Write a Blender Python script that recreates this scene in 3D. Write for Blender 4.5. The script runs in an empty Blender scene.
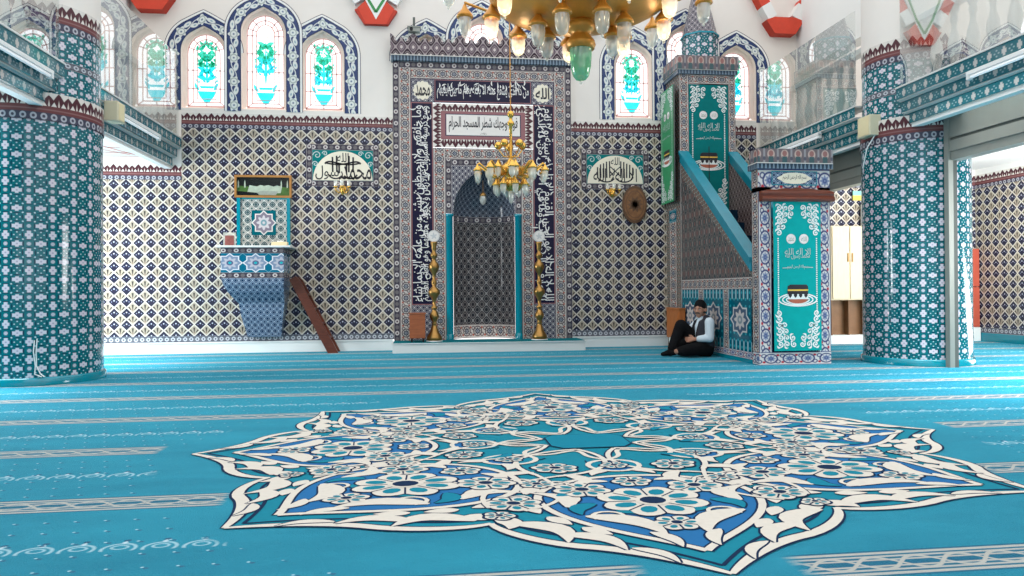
import bpy, bmesh, math, random
from math import sin, cos, pi, radians, sqrt, atan2, hypot
from mathutils import Vector, Matrix
from mathutils.geometry import tessellate_polygon
R = random.Random(7)
scene = bpy.context.scene
COL = scene.collection

# ------------------------------------------------------------------ node maths
class E:
    def __init__(s, m, k): s.m = m; s.k = k
    def __add__(a, b): return a.m.op('ADD', a, b)
    def __radd__(a, b): return a.m.op('ADD', b, a)
    def __sub__(a, b): return a.m.op('SUBTRACT', a, b)
    def __rsub__(a, b): return a.m.op('SUBTRACT', b, a)
    def __mul__(a, b): return a.m.op('MULTIPLY', a, b)
    def __rmul__(a, b): return a.m.op('MULTIPLY', b, a)
    def __truediv__(a, b): return a.m.op('DIVIDE', a, b)
    def __rtruediv__(a, b): return a.m.op('DIVIDE', b, a)
    def __pow__(a, b): return a.m.op('POWER', a, b)
    def __neg__(a): return a.m.op('MULTIPLY', a, -1.0)

def eabs(a): return a.m.op('ABSOLUTE', a)
def emin(a, b): return (a if isinstance(a, E) else b).m.op('MINIMUM', a, b)
def emax(a, b): return (a if isinstance(a, E) else b).m.op('MAXIMUM', a, b)
def efl(a): return a.m.op('FLOOR', a)
def efr(a): return a.m.op('FRACT', a)
def esin(a): return a.m.op('SINE', a)
def ecos(a): return a.m.op('COSINE', a)
def esq(a): return a.m.op('SQRT', a)
def eat(a, b): return a.m.op('ARCTAN2', a, b)
def elt(a, b): return a.m.op('LESS_THAN', a, b)
def cell(a): return efr(a) - 0.5
def ins(x, w=0.03):            # 1 where x < 0, soft edge w
    return x.m.op('ADD', x * (-1.0 / w), 0.5, True)
def length(a, b): return esq(a * a + b * b)

class PM:
    """a procedural material built from maths on metre-scaled surface coordinates"""
    def __init__(s, name):
        s.mat = bpy.data.materials.new(name); s.mat.use_nodes = True
        s.nt = s.mat.node_tree; s.nt.nodes.clear(); s._uv = None
    def op(s, o, a, b=None, clamp=False):
        n = s.nt.nodes.new('ShaderNodeMath'); n.operation = o; n.use_clamp = clamp
        for i, x in enumerate((a, b)):
            if x is None: continue
            if isinstance(x, E): s.nt.links.new(x.k, n.inputs[i])
            else: n.inputs[i].default_value = float(x)
        return E(s, n.outputs[0])
    def uv(s):
        if s._uv is None:
            t = s.nt.nodes.new('ShaderNodeUVMap'); t.uv_map = 'UVMap'
            sp = s.nt.nodes.new('ShaderNodeSeparateXYZ'); s.nt.links.new(t.outputs[0], sp.inputs[0])
            s._uv = (E(s, sp.outputs[0]), E(s, sp.outputs[1])); s._uvs = t.outputs[0]
        return s._uv
    def noise(s, scale, detail=2, rough=.5, sx=1, sy=1):
        s.uv()
        mp = s.nt.nodes.new('ShaderNodeMapping'); s.nt.links.new(s._uvs, mp.inputs[0]); mp.inputs['Scale'].default_value = (sx, sy, 1)
        n = s.nt.nodes.new('ShaderNodeTexNoise'); n.inputs['Scale'].default_value = scale
        n.inputs['Detail'].default_value = detail; n.inputs['Roughness'].default_value = rough
        s.nt.links.new(mp.outputs[0], n.inputs['Vector'])
        return E(s, n.outputs[0])
    def col(s, c):
        if isinstance(c, E): return c
        n = s.nt.nodes.new('ShaderNodeRGB'); n.outputs[0].default_value = (*c, 1); return E(s, n.outputs[0])
    def mix(s, f, a, b):
        n = s.nt.nodes.new('ShaderNodeMix'); n.data_type = 'RGBA'
        for i, x in ((0, f), (6, a), (7, b)):
            if isinstance(x, E): s.nt.links.new(x.k, n.inputs[i])
            elif i == 0: n.inputs[0].default_value = x
            else: n.inputs[i].default_value = (*x, 1)
        return E(s, n.outputs[2])
    def done(s, col, rough=.3, spec=.5, metal=0., bump=None, bstr=.2, emit=0., sheen=0., coat=0.):
        b = s.nt.nodes.new('ShaderNodeBsdfPrincipled'); o = s.nt.nodes.new('ShaderNodeOutputMaterial')
        if isinstance(col, E): s.nt.links.new(col.k, b.inputs['Base Color'])
        else: b.inputs['Base Color'].default_value = (*col, 1)
        b.inputs['Roughness'].default_value = rough; b.inputs['Specular IOR Level'].default_value = spec
        b.inputs['Metallic'].default_value = metal
        if sheen: b.inputs['Sheen Weight'].default_value = sheen; b.inputs['Sheen Roughness'].default_value = .4; b.inputs['Sheen Tint'].default_value = (.25, .88, 1., 1)
        if coat: b.inputs['Coat Weight'].default_value = coat; b.inputs['Coat Roughness'].default_value = .05
        if emit:
            b.inputs['Emission Strength'].default_value = emit
            if isinstance(col, E): s.nt.links.new(col.k, b.inputs['Emission Color'])
            else: b.inputs['Emission Color'].default_value = (*col, 1)
        if bump is not None:
            bn = s.nt.nodes.new('ShaderNodeBump'); bn.inputs['Strength'].default_value = bstr; bn.inputs['Distance'].default_value = .02
            s.nt.links.new(bump.k, bn.inputs['Height']); s.nt.links.new(bn.outputs[0], b.inputs['Normal'])
        s.nt.links.new(b.outputs[0], o.inputs[0])
        return s.mat

M = {}
def solid(name, c, rough=.5, spec=.4, metal=0., var=0.06, scale=6., sx=1, sy=1, **k):
    m = PM(name); n = m.noise(scale, 3, .6, sx, sy)
    d = tuple(x * (1 - 2.2 * var) for x in c); l = tuple(min(1, x * (1 + 2.2 * var)) for x in c)
    M[name] = m.done(m.mix(n, d, l), rough, spec, metal, **k)

TILE = dict(rough=.12, spec=.2)
P = .1944
NAVY = (.018, .022, .085); CREAM = (.74, .69, .58); WHITE = (.80, .79, .77); TEAL = (.0, .20, .24)
BURG = (.075, .022, .03); REDL = (.15, .048, .05)

def mk_diamond():
    m = PM('diamond_tile'); u, v = m.uv(); u = u / P; v = v / P
    a = cell(u); b = cell(v); aa = eabs(a); ab = eabs(b)
    d = aa + ab
    c = m.mix(ins(d - .445, .04), (.66, .61, .53), (.007, .008, .030))
    c = m.mix(ins(length(a, b - .09) - .055, .05), c, (.60, .62, .74))
    c = m.mix(ins(length(aa - .2, b + .01) - .035, .05), c, (.35, .38, .55))
    a2 = cell(u + .5); b2 = cell(v + .5); d2 = eabs(a2) + eabs(b2)
    c = m.mix(ins(d2 - .435, .04), c, (.40, .345, .26))
    th = eat(a2, b2 + .36); r = length(a2, b2 + .36)
    ray = ins(.25 - ecos(th * 9.0), .5) * ins(eabs(r - .40) - .20, .05) * ins(d2 - .37, .05)
    c = m.mix(ray, c, (.05, .04, .03))
    c = m.mix(ins(length(a2, b2 + .2) - .07, .05), c, (.25, .17, .12))
    big = m.noise(.9, 2)
    c = m.mix(big * .18, c, (.26, .24, .26))
    M['diamond'] = m.done(c, rough=.14, spec=.12)
mk_diamond()

def rosette_layers(m, c, a, b, R, petal, core, n=8, w=.05):
    r = length(a, b); th = eat(a, b)
    c = m.mix(ins(r - R * (.82 + .18 * ecos(th * float(n))), w), c, petal)
    c = m.mix(ins(r - R * .42, w), c, core)
    c = m.mix(ins(r - R * .18, w), c, petal)
    return c

def mk_ringband(name, period, bg, ring, core, h=.115):
    # v is 0..1 across the band, u in metres
    m = PM(name); u, v = m.uv(); k = u / period
    a = cell(k) * (period / h); b = v - .5
    c = m.col(bg)
    s = cell(k + .5) * (period / h)
    c = m.mix(ins(length(s - .0, b * 1.0) - .30, .1), c, tuple(x * .55 + y * .2 for x, y in zip(bg, ring)))
    c = m.mix(ins(eabs(length(a, b) - .24) - .09, .08), c, ring)
    c = m.mix(ins(length(a, b) - .10, .08), c, core)
    c = m.mix(ins(.44 - eabs(b), .04), c, tuple(x * .6 for x in ring))
    return m.done(c, **TILE)
M['ringband'] = mk_ringband('ring_border_tile', .20, (.05, .042, .06), (.55, .50, .48), (.10, .04, .06))
M['rosband'] = mk_ringband('rosette_base_tile', .0972, (.07, .075, .10), (.50, .52, .56), (.12, .13, .16), .0972)

def mk_rosettes(name, period, bg, petal, core, dot, leaf):
    m = PM(name); u, v = m.uv(); k = u / period
    a = cell(k); b = v - .5
    c = m.col(bg)
    a2 = cell(k + .5)
    for sg in (-1, 1):                       # curling leaves and red buds between the circles
        c = m.mix(ins(eabs(length(a2 - .12 * sg, b - .22 * sg) - .12) - .035, .05), c, leaf)
        c = m.mix(ins(length(a2 + .13 * sg, b - .27 * sg) - .085, .05), c, dot)
    c = m.mix(ins(eabs(length(a, b) - .34) - .045, .05), c, leaf)
    c = rosette_layers(m, c, a, b, .27, core, petal, 8)
    c = m.mix(ins(.455 - eabs(b), .03), c, leaf)
    return m.done(c, **TILE)
M['rosettes'] = mk_rosettes('rosette_border_tile', .20, (.50, .46, .42), (.28, .30, .34), (.04, .045, .07), (.34, .08, .05), (.10, .07, .08))
M['rosettes2'] = mk_rosettes('portal_rosette_tile', .26, (.62, .60, .58), (.06, .085, .22), (.20, .24, .36), (.42, .03, .05), (.05, .06, .16))

def mk_crest():
    m = PM('palmette_crest_tile'); u, v = m.uv(); k = u / P
    c = m.col((.70, .65, .60))
    t = (v - .52) / .48
    for off, sc in ((0., 1.), (.5, 1.22)):
        a = eabs(cell(k + off)) * 2.0; tt = t * sc
        w = emin(.22 + tt * .75, emax(1.0 - tt, 0.0) ** .8 * .92)
        c = m.mix(ins(a - w, .08), c, BURG)
    a = eabs(cell(k * 2.0 + .5))
    c = m.mix(ins(a - .10 + eabs(t - .1) * .25, .06), c, (.62, .52, .48))
    c = m.mix(ins(v - .52, .02), c, REDL)
    c = m.mix(ins(eabs(v - .385) - .025, .02), c, (.24, .11, .11))  # paler line is a highlight painted into the red band
    c = m.mix(ins(v - .27, .02), c, (.055, .055, .085))
    a = cell(k * 2.0) * .5; b = (v - .135) * 1.4
    c = m.mix(ins(eabs(length(a, b) - .12) - .045, .03), c, (.42, .42, .46))
    M['crest'] = m.done(c, **TILE)
mk_crest()

def mk_column():
    m = PM('teal_flower_tile'); u, v = m.uv(); u = u / .222; v = v / .195
    a = cell(u); b = cell(v); aa = eabs(a); ab = eabs(b)
    c = m.col((.0, .135, .16))
    lines = (.003, .035, .065)
    c = m.mix(ins(eabs(aa - .25) - .042, .03), c, lines)
    c = m.mix(ins(eabs(ab - .25) - .042, .03), c, lines)
    for (x, y) in ((0., 0.), (.5, .5)):      # interlaced circles round the dotted fields
        p = cell(u + x + .25 * 0); q = cell(v + y + .5)
        c = m.mix(ins(eabs(length(p, q) - .30) - .022, .03), c, (.0, .17, .20))
    # dots
    q1 = eabs(cell(u * 1.0 + .5)); q2 = eabs(cell(v * 1.0))
    for dx, dy in ((.13, .0), (.0, .15)):
        c = m.mix(ins(length(q1 - dx * 1.0, q2 - (.15 if dy else .0)) - .032, .03), c, (.55, .68, .72))
    c = m.mix(ins(length(aa - .25, ab - .25) - .04, .03), c, (.55, .68, .72))
    pale = (.64, .60, .66)
    # upright six-lobed flower at cell centre, sideways one at the corner, small square one between
    f1 = emin(emax(aa * 1.0 - .085, ab - .235), emax(aa - .165, ab - .12 + aa * .25))
    c = m.mix(ins(f1, .03), c, pale)
    a2 = eabs(cell(u + .5)); b2 = eabs(cell(v + .5))
    f2 = emin(emax(b2 - .095, a2 - .22), emax(b2 - .17, a2 - .11 + b2 * .25))
    c = m.mix(ins(f2, .03), c, pale)
    f3 = emin(emax(aa - .09, b2 - .055), emax(aa - .055, b2 - .10))
    c = m.mix(ins(f3, .03), c, (.48, .50, .56))
    c = m.mix(ins(length(aa, ab) - .045, .03), c, (.38, .36, .45))
    c = m.mix(ins(length(a2, b2) - .045, .03), c, (.38, .36, .45))
    M['column'] = m.done(c, rough=.1, spec=.5)
mk_column()

def mk_lattice(name, period, bg, line, node, sy=1.0, sub=None):
    m = PM(name); u, v = m.uv(); u = u / period; v = v / (period * sy)
    f = ecos(u * 2 * pi) + ecos(v * 2 * pi)
    c = m.col(bg)
    if sub: c = m.mix(ins(.15 - f, .3), c, sub)
    c = m.mix(ins(eabs(f) - .20, .2), c, line)
    c = m.mix(ins(eabs(eabs(f) - 1.25) - .13, .15), c, tuple(x * .8 for x in line))
    c = m.mix(ins(1.75 - eabs(f), .15), c, node)
    return m.done(c, **TILE)
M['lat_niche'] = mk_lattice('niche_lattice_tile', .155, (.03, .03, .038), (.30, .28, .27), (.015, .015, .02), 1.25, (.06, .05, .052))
M['lat_frame'] = mk_lattice('frame_lattice_tile', .105, (.05, .05, .085), (.55, .53, .52), (.02, .02, .05))
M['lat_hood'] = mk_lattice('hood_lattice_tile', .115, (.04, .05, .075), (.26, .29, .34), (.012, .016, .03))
M['lat_side'] = mk_lattice('minbar_side_tile', .20, (.035, .055, .06), (.22, .18, .165), (.17, .085, .075), 1.6, (.085, .07, .07))
M['lat_inner'] = mk_lattice('stair_wall_tile', .12, (.10, .07, .07), (.36, .28, .26), (.05, .03, .03), 1.2)
M['lat_blue'] = mk_lattice('blue_lattice_tile', .105, (.03, .07, .14), (.36, .42, .50), (.008, .02, .06), 1.0, (.09, .15, .24))
M['lat_spire'] = mk_lattice('spire_tile', .11, (.10, .09, .11), (.45, .41, .42), (.04, .04, .06))
M['lat_kursi'] = mk_lattice('kursi_panel_tile', .135, (.03, .07, .08), (.62, .62, .58), (.05, .10, .11), 1.0, (.33, .33, .30))
M['scroll'] = mk_lattice('scrollwork_tile', .20, (.03, .015, .025), (.36, .30, .30), (.58, .50, .48), 1.3, (.11, .075, .095))
M['strip'] = mk_lattice('mosaic_strip_tile', .10, (.09, .07, .06), (.42, .37, .32), (.26, .07, .05), 1.0, (.05, .08, .08))

def mk_chain():
    m = PM('bead_cornice_tile'); u, v = m.uv(); k = u / .055
    c = m.col((.03, .05, .075))
    c = m.mix(ins(eabs(cell(k)) * 2.0 - .62 + v * .5, .15), c, (.16, .22, .28))
    c = m.mix(ins(.86 - v, .05), c, (.62, .60, .55))
    M['bead'] = m.done(c, **TILE)
mk_chain()
def mk_arcade():
    m = PM('arched_palmette_tile'); u, v = m.uv(); k = u / .19
    a = cell(k); c = m.col((.16, .13, .14))
    c = m.mix(ins(length(a * 1.0, (v - .60) * .8) - .27, .05), c, (.50, .38, .33))
    c = m.mix(ins(length(a * 1.0, (v - .66) * .8) - .17, .05), c, (.30, .14, .13))
    c = m.mix(ins(emax(eabs(a) - .18, v - .45), .05), c, (.06, .11, .12))
    c = m.mix(ins(eabs(cell(k + .5)) - .07, .05), c, (.30, .28, .29))
    c = m.mix(ins(length(cell(k + .5), (v - .3) * .8) - .11, .05), c, (.10, .10, .13))
    M['arcade'] = m.done(c, **TILE)
mk_arcade()
def mk_tealstar():
    # tiles with teal ground, vertical dashes top and bottom and an eight-pointed star; uv 0..1
    m = PM('teal_star_panel_tile'); u, v = m.uv()
    a = u - .5; b = (v - .5) * 1.5
    c = m.col((.0, .10, .15))
    c = m.mix(ins(ecos(u * 2 * pi * 6) * -1.0 + .55, .3) * ins(.34 - eabs(v - .5), .02), c, (.30, .50, .55))
    c = m.mix(ins(length(cell(u * 6.0), cell(v * 9.0)) - .2, .1), c, (.02, .30, .36))
    aa = eabs(a); ab = eabs(b); star = emin(emax(aa, ab), (aa + ab) * .7072)
    c = m.mix(ins(star - .30, .02), c, (.62, .60, .58))
    c = m.mix(ins(star - .265, .02), c, (.06, .10, .16))
    c = rosette_layers(m, c, a, b, .25, (.55, .50, .48), (.20, .25, .28), 8, .03)
    M['tealstar'] = m.done(c, **TILE)
mk_tealstar()
def mk_bluestar():
    m = PM('blue_star_band_tile'); u, v = m.uv(); k = u / .40
    a = cell(k); b = v - .5
    c = m.col((.0, .12, .20))
    aa = eabs(a); ab = eabs(b); star = emin(emax(aa, ab), (aa + ab) * .7072)
    c = m.mix(ins(emin(emin(aa, ab), eabs(aa - ab)) - .012, .02), c, (.20, .42, .50))
    c = m.mix(ins(star - .36, .02), c, (.70, .72, .74))
    c = m.mix(ins(star - .32, .02), c, (.18, .24, .34))
    c = rosette_layers(m, c, a, b, .31, (.42, .42, .48), (.07, .10, .20), 8, .03)
    c = m.mix(ins(length(a, b) - .06, .03), c, (.0, .36, .40))
    M['bluestar'] = m.done(c, **TILE)
    m = PM('single_star_tile'); u, v = m.uv(); a = u - .5; b = v - .5
    c = m.col((.0, .10, .13))
    aa = eabs(a); ab = eabs(b); star = emin(emax(aa, ab), (aa + ab) * .7072)
    c = m.mix(ins(star - .36, .02), c, (.72, .70, .66))
    c = m.mix(ins(star - .32, .02), c, (.20, .17, .22))
    c = rosette_layers(m, c, a, b, .30, (.55, .52, .54), (.15, .28, .32), 8, .03)
    M['onestar'] = m.done(c, **TILE)
mk_bluestar()
def mk_cornice():
    m = PM('gallery_cornice_tile'); u, v = m.uv(); k = u / .20
    c = m.col((.015, .13, .16)); a = cell(k); b = v - .45
    f = emin(emax(eabs(a) - .08, eabs(b) - .34), emax(eabs(a) - .16, eabs(b) - .16))
    c = m.mix(ins(f, .05), c, (.46, .46, .44))
    a2 = eabs(cell(k + .5))
    c = m.mix(ins(length(a2 - .14, b) - .06, .05), c, (.26, .40, .42))
    c = m.mix(ins(length(a2, eabs(b) - .22) - .06, .05), c, (.26, .40, .42))
    M['cornice'] = m.done(c, rough=.08, spec=.6)
mk_cornice()
def mk_surround():
    # u metres along the arch, v 0..1 across
    m = PM('blue_arch_tile'); u, v = m.uv(); k = u / .40
    a = cell(k) * 1.75; b = (v - .5) * 1.04
    c = m.col((.026, .048, .145))
    W = (.66, .69, .66)
    a2 = cell(k + .5) * 2.0
    wav = esin(a2 * pi) * .18
    c = m.mix(ins(eabs(b - wav) - .035, .04), c, W)
    for sg in (-1, 1):
        th = (a2 - .24 * sg); q = b + .16 * sg
        c = m.mix(ins(length(th * .8 + q * .45 * sg, q * 1.5) - .27, .05), c, W)
        c = m.mix(ins(length(th * .8 + q * .45 * sg - .03, q * 1.5) - .09, .05), c, (.22, .34, .40))
    r = length(a, b); t = eat(a, b)
    c = m.mix(ins(r - .43 * (.86 + .14 * ecos(t * 6.0)), .04), c, W)
    c = m.mix(ins(eabs(r - .25) - .035, .04), c, (.30, .36, .34))
    c = m.mix(ins(r - .07, .04), c, (.12, .16, .25))
    c = m.mix(ins(.44 - eabs(v - .5), .02), c, (.02, .03, .08))
    M['surround'] = m.done(c, rough=.25, spec=.3)
mk_surround()
def mk_border_teal():
    m = PM('teal_scroll_tile'); u, v = m.uv()
    c = m.col((.0, .16, .17)); f = esin(u * 55.0 + esin(v * 40.0) * 1.6) + esin(v * 55.0 + esin(u * 40.0) * 1.6)
    c = m.mix(ins(eabs(f - .3) - .35, .3), c, (.35, .52, .48))
    M['tealscroll'] = m.done(c, **TILE)
mk_border_teal()

# carpet
def mk_carpet():
    m = PM('carpet_pile'); u, v = m.uv()
    base = (.035, .34, .47)
    n = m.noise(1.6, 5, .7, .35, 1.0); n = emin(emax((n - .32) * 2.6, 0.0), 1.0)
    c = m.mix(n, (.006, .115, .215), (.024, .28, .42))
    n2 = m.noise(70, 2, .6); c = m.mix(n2 * .5, c, (.008, .15, .24)); n3 = m.noise(260, 1, .5); c = m.mix(n3 * .4, c, (.03, .34, .44))
    row = (v + 7.74) / 1.205
    rowc = efl(row + .5) * 1.205 - 7.74
    away = ins(1.0 - (eabs(u / 2.80) ** 1.3 + eabs((rowc + 7.91) / 2.34) ** 1.3), .02)
    d = cell(row + .5) * 1.205                      # metres from the row line
    # woven white and navy interlace along every prayer row
    band = ins(eabs(d) - .108, .008) * away
    w = u / .34
    wv = esin(w * 2 * pi) * .055
    ln = emin(eabs(eabs(d) - .092), emin(eabs(eabs(d) - .060) + .003, emin(eabs(eabs(d) - .028) + .004, emin(eabs(d - wv), eabs(d + wv)))))
    lace = m.mix(ins(ln - .0105, .006), (.012, .10, .19), (.46, .43, .39))
    c = m.mix(band, c, lace)
    c = m.mix(ins(eabs(eabs(d) - .112) - .005, .004) * away, c, (.015, .09, .17))
    # scalloped motif halfway between the rows
    d2 = cell(row + .48) * 1.205
    d2 = cell(row) * 1.205 + .03
    ku = u / .155; a = cell(ku) * .155
    clear = ins(1.0 - length(u / 2.6, (v + 7.91) / 2.4), .02)
    arc = ins(eabs(length(a, (d2 + .02) * 1.1) - .062) - .007, .008) * ins(-.045 - d2, .01)
    arc = emax(arc, ins(eabs(length(a, (d2 + .005) * 1.4) - .03) - .006, .008))
    c = m.mix(arc * clear * .75, c, (.42, .62, .70))
    c = m.mix(ins(length(a, (d2 - .075) * 1.2) - .014, .01) * clear, c, (.02, .06, .14))
    c = m.mix(ins(eabs(a) + eabs(d2 - .05) * .7 - .012, .008) * clear, c, (.5, .62, .70))
    # scattered sprigs
    kx = u / .125; ky = v / .15; sh = efl(ky) * .5
    a = cell(kx + sh); b = cell(ky)
    free = ins(.15 - eabs(d), .02) * clear
    c = m.mix(ins(length(a * 1.0, b * 1.4) - .085, .04) * free, c, (.03, .10, .19))
    c = m.mix(ins(length(a + .13, b * 1.4 - .1) - .05, .04) * free, c, (.40, .58, .66))
    M['carpet'] = m.done(c, rough=.95, spec=.05, bump=m.noise(160, 2, .6), bstr=.4, sheen=.3)
mk_carpet()
def wool(name, c):
    m = PM(name); n = m.noise(45, 3, .6); n2 = m.noise(5, 2)
    k = m.mix(n * .5, tuple(x * 1.08 for x in c), tuple(x * .72 for x in c)); k = m.mix(n2 * .3, k, tuple(x * .85 for x in c))
    M[name] = m.done(k, rough=.95, spec=.05)
wool('wool_white', (.66, .62, .55)); wool('wool_blue', (.025, .15, .36)); wool('wool_teal', (.014, .215, .30))
wool('wool_dark', (.012, .03, .075)); wool('wool_sky', (.012, .21, .31)); wool('wool_carpetblue', (.012, .15, .25))

solid('plaster', (.78, .725, .67), .8, .2, var=.03, scale=1.5)
solid('plaster_white', (.80, .79, .76), .8, .2, var=.02, scale=1.5)
solid('reveal', (.86, .72, .63), .7, .2, var=.03)
solid('marble', (.70, .70, .67), .3, .4, var=.06, scale=3., sx=.4)
solid('marble_white', (.78, .80, .78), .3, .4, var=.04, scale=3., sx=.4)
solid('turquoise', (.0, .22, .29), .12, .6, var=.08)
solid('turq_rail', (.01, .22, .30), .25, .5, var=.08)
solid('step_carpet', (.008, .15, .18), .95, .05, var=.15, scale=30)
solid('brass', (.60, .27, .04), .36, .5, .35, var=.15, scale=4)
solid('brass_gold', (.74, .43, .09), .22, .5, .8, var=.12, scale=8)
solid('brass_old', (.36, .20, .06), .34, .5, .9, var=.2, scale=6)
solid('wood_red', (.13, .028, .012), .3, .4, var=.3, scale=5, sx=1, sy=9)
solid('wood_dark', (.10, .026, .014), .35, .4, var=.3, scale=4, sx=2, sy=8)
solid('wood_orange', (.42, .13, .03), .35, .4, var=.2, scale=5, sx=6, sy=1)
solid('wood_box', (.30, .085, .03), .4, .4, var=.2, scale=5, sx=1, sy=6)
solid('wood_pale', (.72, .60, .40), .5, .3, var=.07, scale=5, sx=6, sy=1)
solid('wood_brown', (.22, .11, .05), .5, .3, var=.15, scale=5)
solid('red_panel', (.45, .085, .05), .5, .3, var=.05)
solid('grey_metal', (.27, .28, .25), .4, .5, .2, var=.04, scale=4, sy=.3)
solid('grey_dark', (.09, .10, .09), .5, .4, var=.05)
solid('black', (.008, .008, .010), .5, .3, var=.1)
solid('white_plastic', (.82, .82, .80), .35, .4, var=.02)
solid('beige_plastic', (.66, .60, .42), .45, .4, var=.04)
solid('paint_red', (.62, .06, .03), .6, .3, var=.08)
solid('paint_red_dark', (.48, .04, .02), .6, .3, var=.08)
solid('paint_green', (.05, .26, .08), .6, .3, var=.05)
solid('paint_grey', (.50, .50, .50), .6, .3, var=.05)
solid('navy', (.006, .005, .028), .2, .2, var=.1)
solid('ink', (.010, .009, .016), .3, .4, var=.1)
solid('letter_white', (.72, .70, .68), .25, .4, var=.02)
solid('panel_cream', (.76, .70, .56), .2, .4, var=.03)
solid('panel_white', (.74, .70, .66), .2, .4, var=.03)
solid('frame_red', (.26, .10, .11), .2, .4, var=.05)
solid('frame_dark', (.03, .025, .06), .2, .4, var=.05)
solid('cloth_teal', (.0, .33, .32), .8, .15, var=.06, scale=10)
solid('cloth_deep', (.0, .155, .155), .8, .15, var=.08, scale=10)
solid('cloth_green', (.02, .26, .10), .35, .4, var=.08, scale=10)
solid('thread_white', (.76, .80, .78), .8, .15, var=.03)
solid('thread_grey', (.50, .58, .56), .8, .15, var=.03)
solid('gold_paint', (.75, .48, .08), .5, .3, var=.05)
solid('terracotta', (.42, .12, .07), .6, .2, var=.1)
solid('skin', (.42, .21, .14), .55, .3, var=.08)
solid('hair', (.05, .045, .04), .7, .2, var=.1)
solid('eye_white', (.40, .36, .32), .3, .4, var=.01)
solid('cloth_black', (.007, .007, .008), .9, .1, var=.2)
solid('cloth_vest', (.035, .036, .045), .9, .1, var=.2)
solid('cloth_shirt', (.58, .66, .72), .85, .1, var=.05)
solid('cloth_sock', (.55, .52, .48), .9, .1, var=.05)
solid('paper_cream', (.78, .68, .42), .6, .2, var=.03)
solid('picture_dark', (.006, .008, .008), .15, .4, var=.1)
solid('picture_grey', (.30, .33, .28), .2, .4, var=.15, scale=14)
solid('picture_green', (.06, .13, .03), .2, .4, var=.3, scale=14)
solid('picture_pale', (.40, .46, .36), .2, .4, var=.2, scale=14)
solid('frame_gold', (.42, .19, .05), .35, .5, .3, var=.15)
solid('photo_red', (.24, .08, .07), .3, .4, var=.3, scale=18)
solid('yellow', (.80, .62, .10), .5, .3, var=.02)
solid('mint', (.25, .62, .50), .5, .3, var=.02)
solid('stair_carpet', (.006, .022, .045), .95, .05, var=.15)
solid('plaque_wood', (.20, .085, .03), .4, .4, var=.35, scale=14)
solid('plaque_edge', (.12, .06, .03), .3, .5, .3, var=.2)

def glassy(name, tint, t=.6, gloss=.15, rough=.05, diff=(.8, .85, .8)):
    m = PM(name); nt = m.nt; N = nt.nodes
    tr = N.new('ShaderNodeBsdfTransparent'); tr.inputs[0].default_value = (*tint, 1)
    gl = N.new('ShaderNodeBsdfGlossy'); gl.inputs['Roughness'].default_value = rough; gl.inputs[0].default_value = (.9, .92, .92, 1)
    df = N.new('ShaderNodeBsdfDiffuse'); df.inputs[0].default_value = (*diff, 1)
    a = N.new('ShaderNodeMixShader'); a.inputs[0].default_value = gloss / max(1e-6, (1 - t)) if t < 1 else 0
    nt.links.new(df.outputs[0], a.inputs[1]); nt.links.new(gl.outputs[0], a.inputs[2])
    b = N.new('ShaderNodeMixShader'); b.inputs[0].default_value = 1 - t
    nt.links.new(tr.outputs[0], b.inputs[1]); nt.links.new(a.outputs[0], b.inputs[2])
    n = m.noise(8, 2); f = n * .06 + (1 - t - .03); nt.links.new(f.k, b.inputs[0])
    o = N.new('ShaderNodeOutputMaterial'); nt.links.new(b.outputs[0], o.inputs[0])
    M[name] = m.mat
glassy('glass_gallery', (.86, .90, .89), .50, .47, .015, (.6, .62, .6))
glassy('glass_lamp', (.98, .98, .94), .60, .14, .05, (1., .98, .88))
glassy('glass_green', (.40, .78, .50), .48, .14, .06, (.28, .66, .40))
glassy('pane_clear', (1, 1, 1), .93, .03, .1, (.9, .88, .9))
glassy('pane_cyan', (.02, .66, .76), .90, .03, .1, (.0, .55, .6))
glassy('pane_green', (.05, .58, .42), .90, .03, .1, (.0, .5, .3))
glassy('pane_pink', (.95, .66, .55), .86, .03, .1, (.9, .6, .5))
def mk_muntin():
    m = PM('window_lead'); nt = m.nt; N = nt.nodes; n = m.noise(9, 2)
    c = m.mix(n, (.66, .38, .36), (.72, .45, .42))
    d = N.new('ShaderNodeBsdfDiffuse'); t = N.new('ShaderNodeBsdfTranslucent'); x = N.new('ShaderNodeMixShader'); x.inputs[0].default_value = .45
    nt.links.new(c.k, d.inputs[0]); nt.links.new(c.k, t.inputs[0]); nt.links.new(d.outputs[0], x.inputs[1]); nt.links.new(t.outputs[0], x.inputs[2])
    o = N.new('ShaderNodeOutputMaterial'); nt.links.new(x.outputs[0], o.inputs[0]); M['muntin'] = m.mat
mk_muntin()
solid('tube_white', (.85, .87, .88), .4, .3, var=.01, emit=.25)

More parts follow.
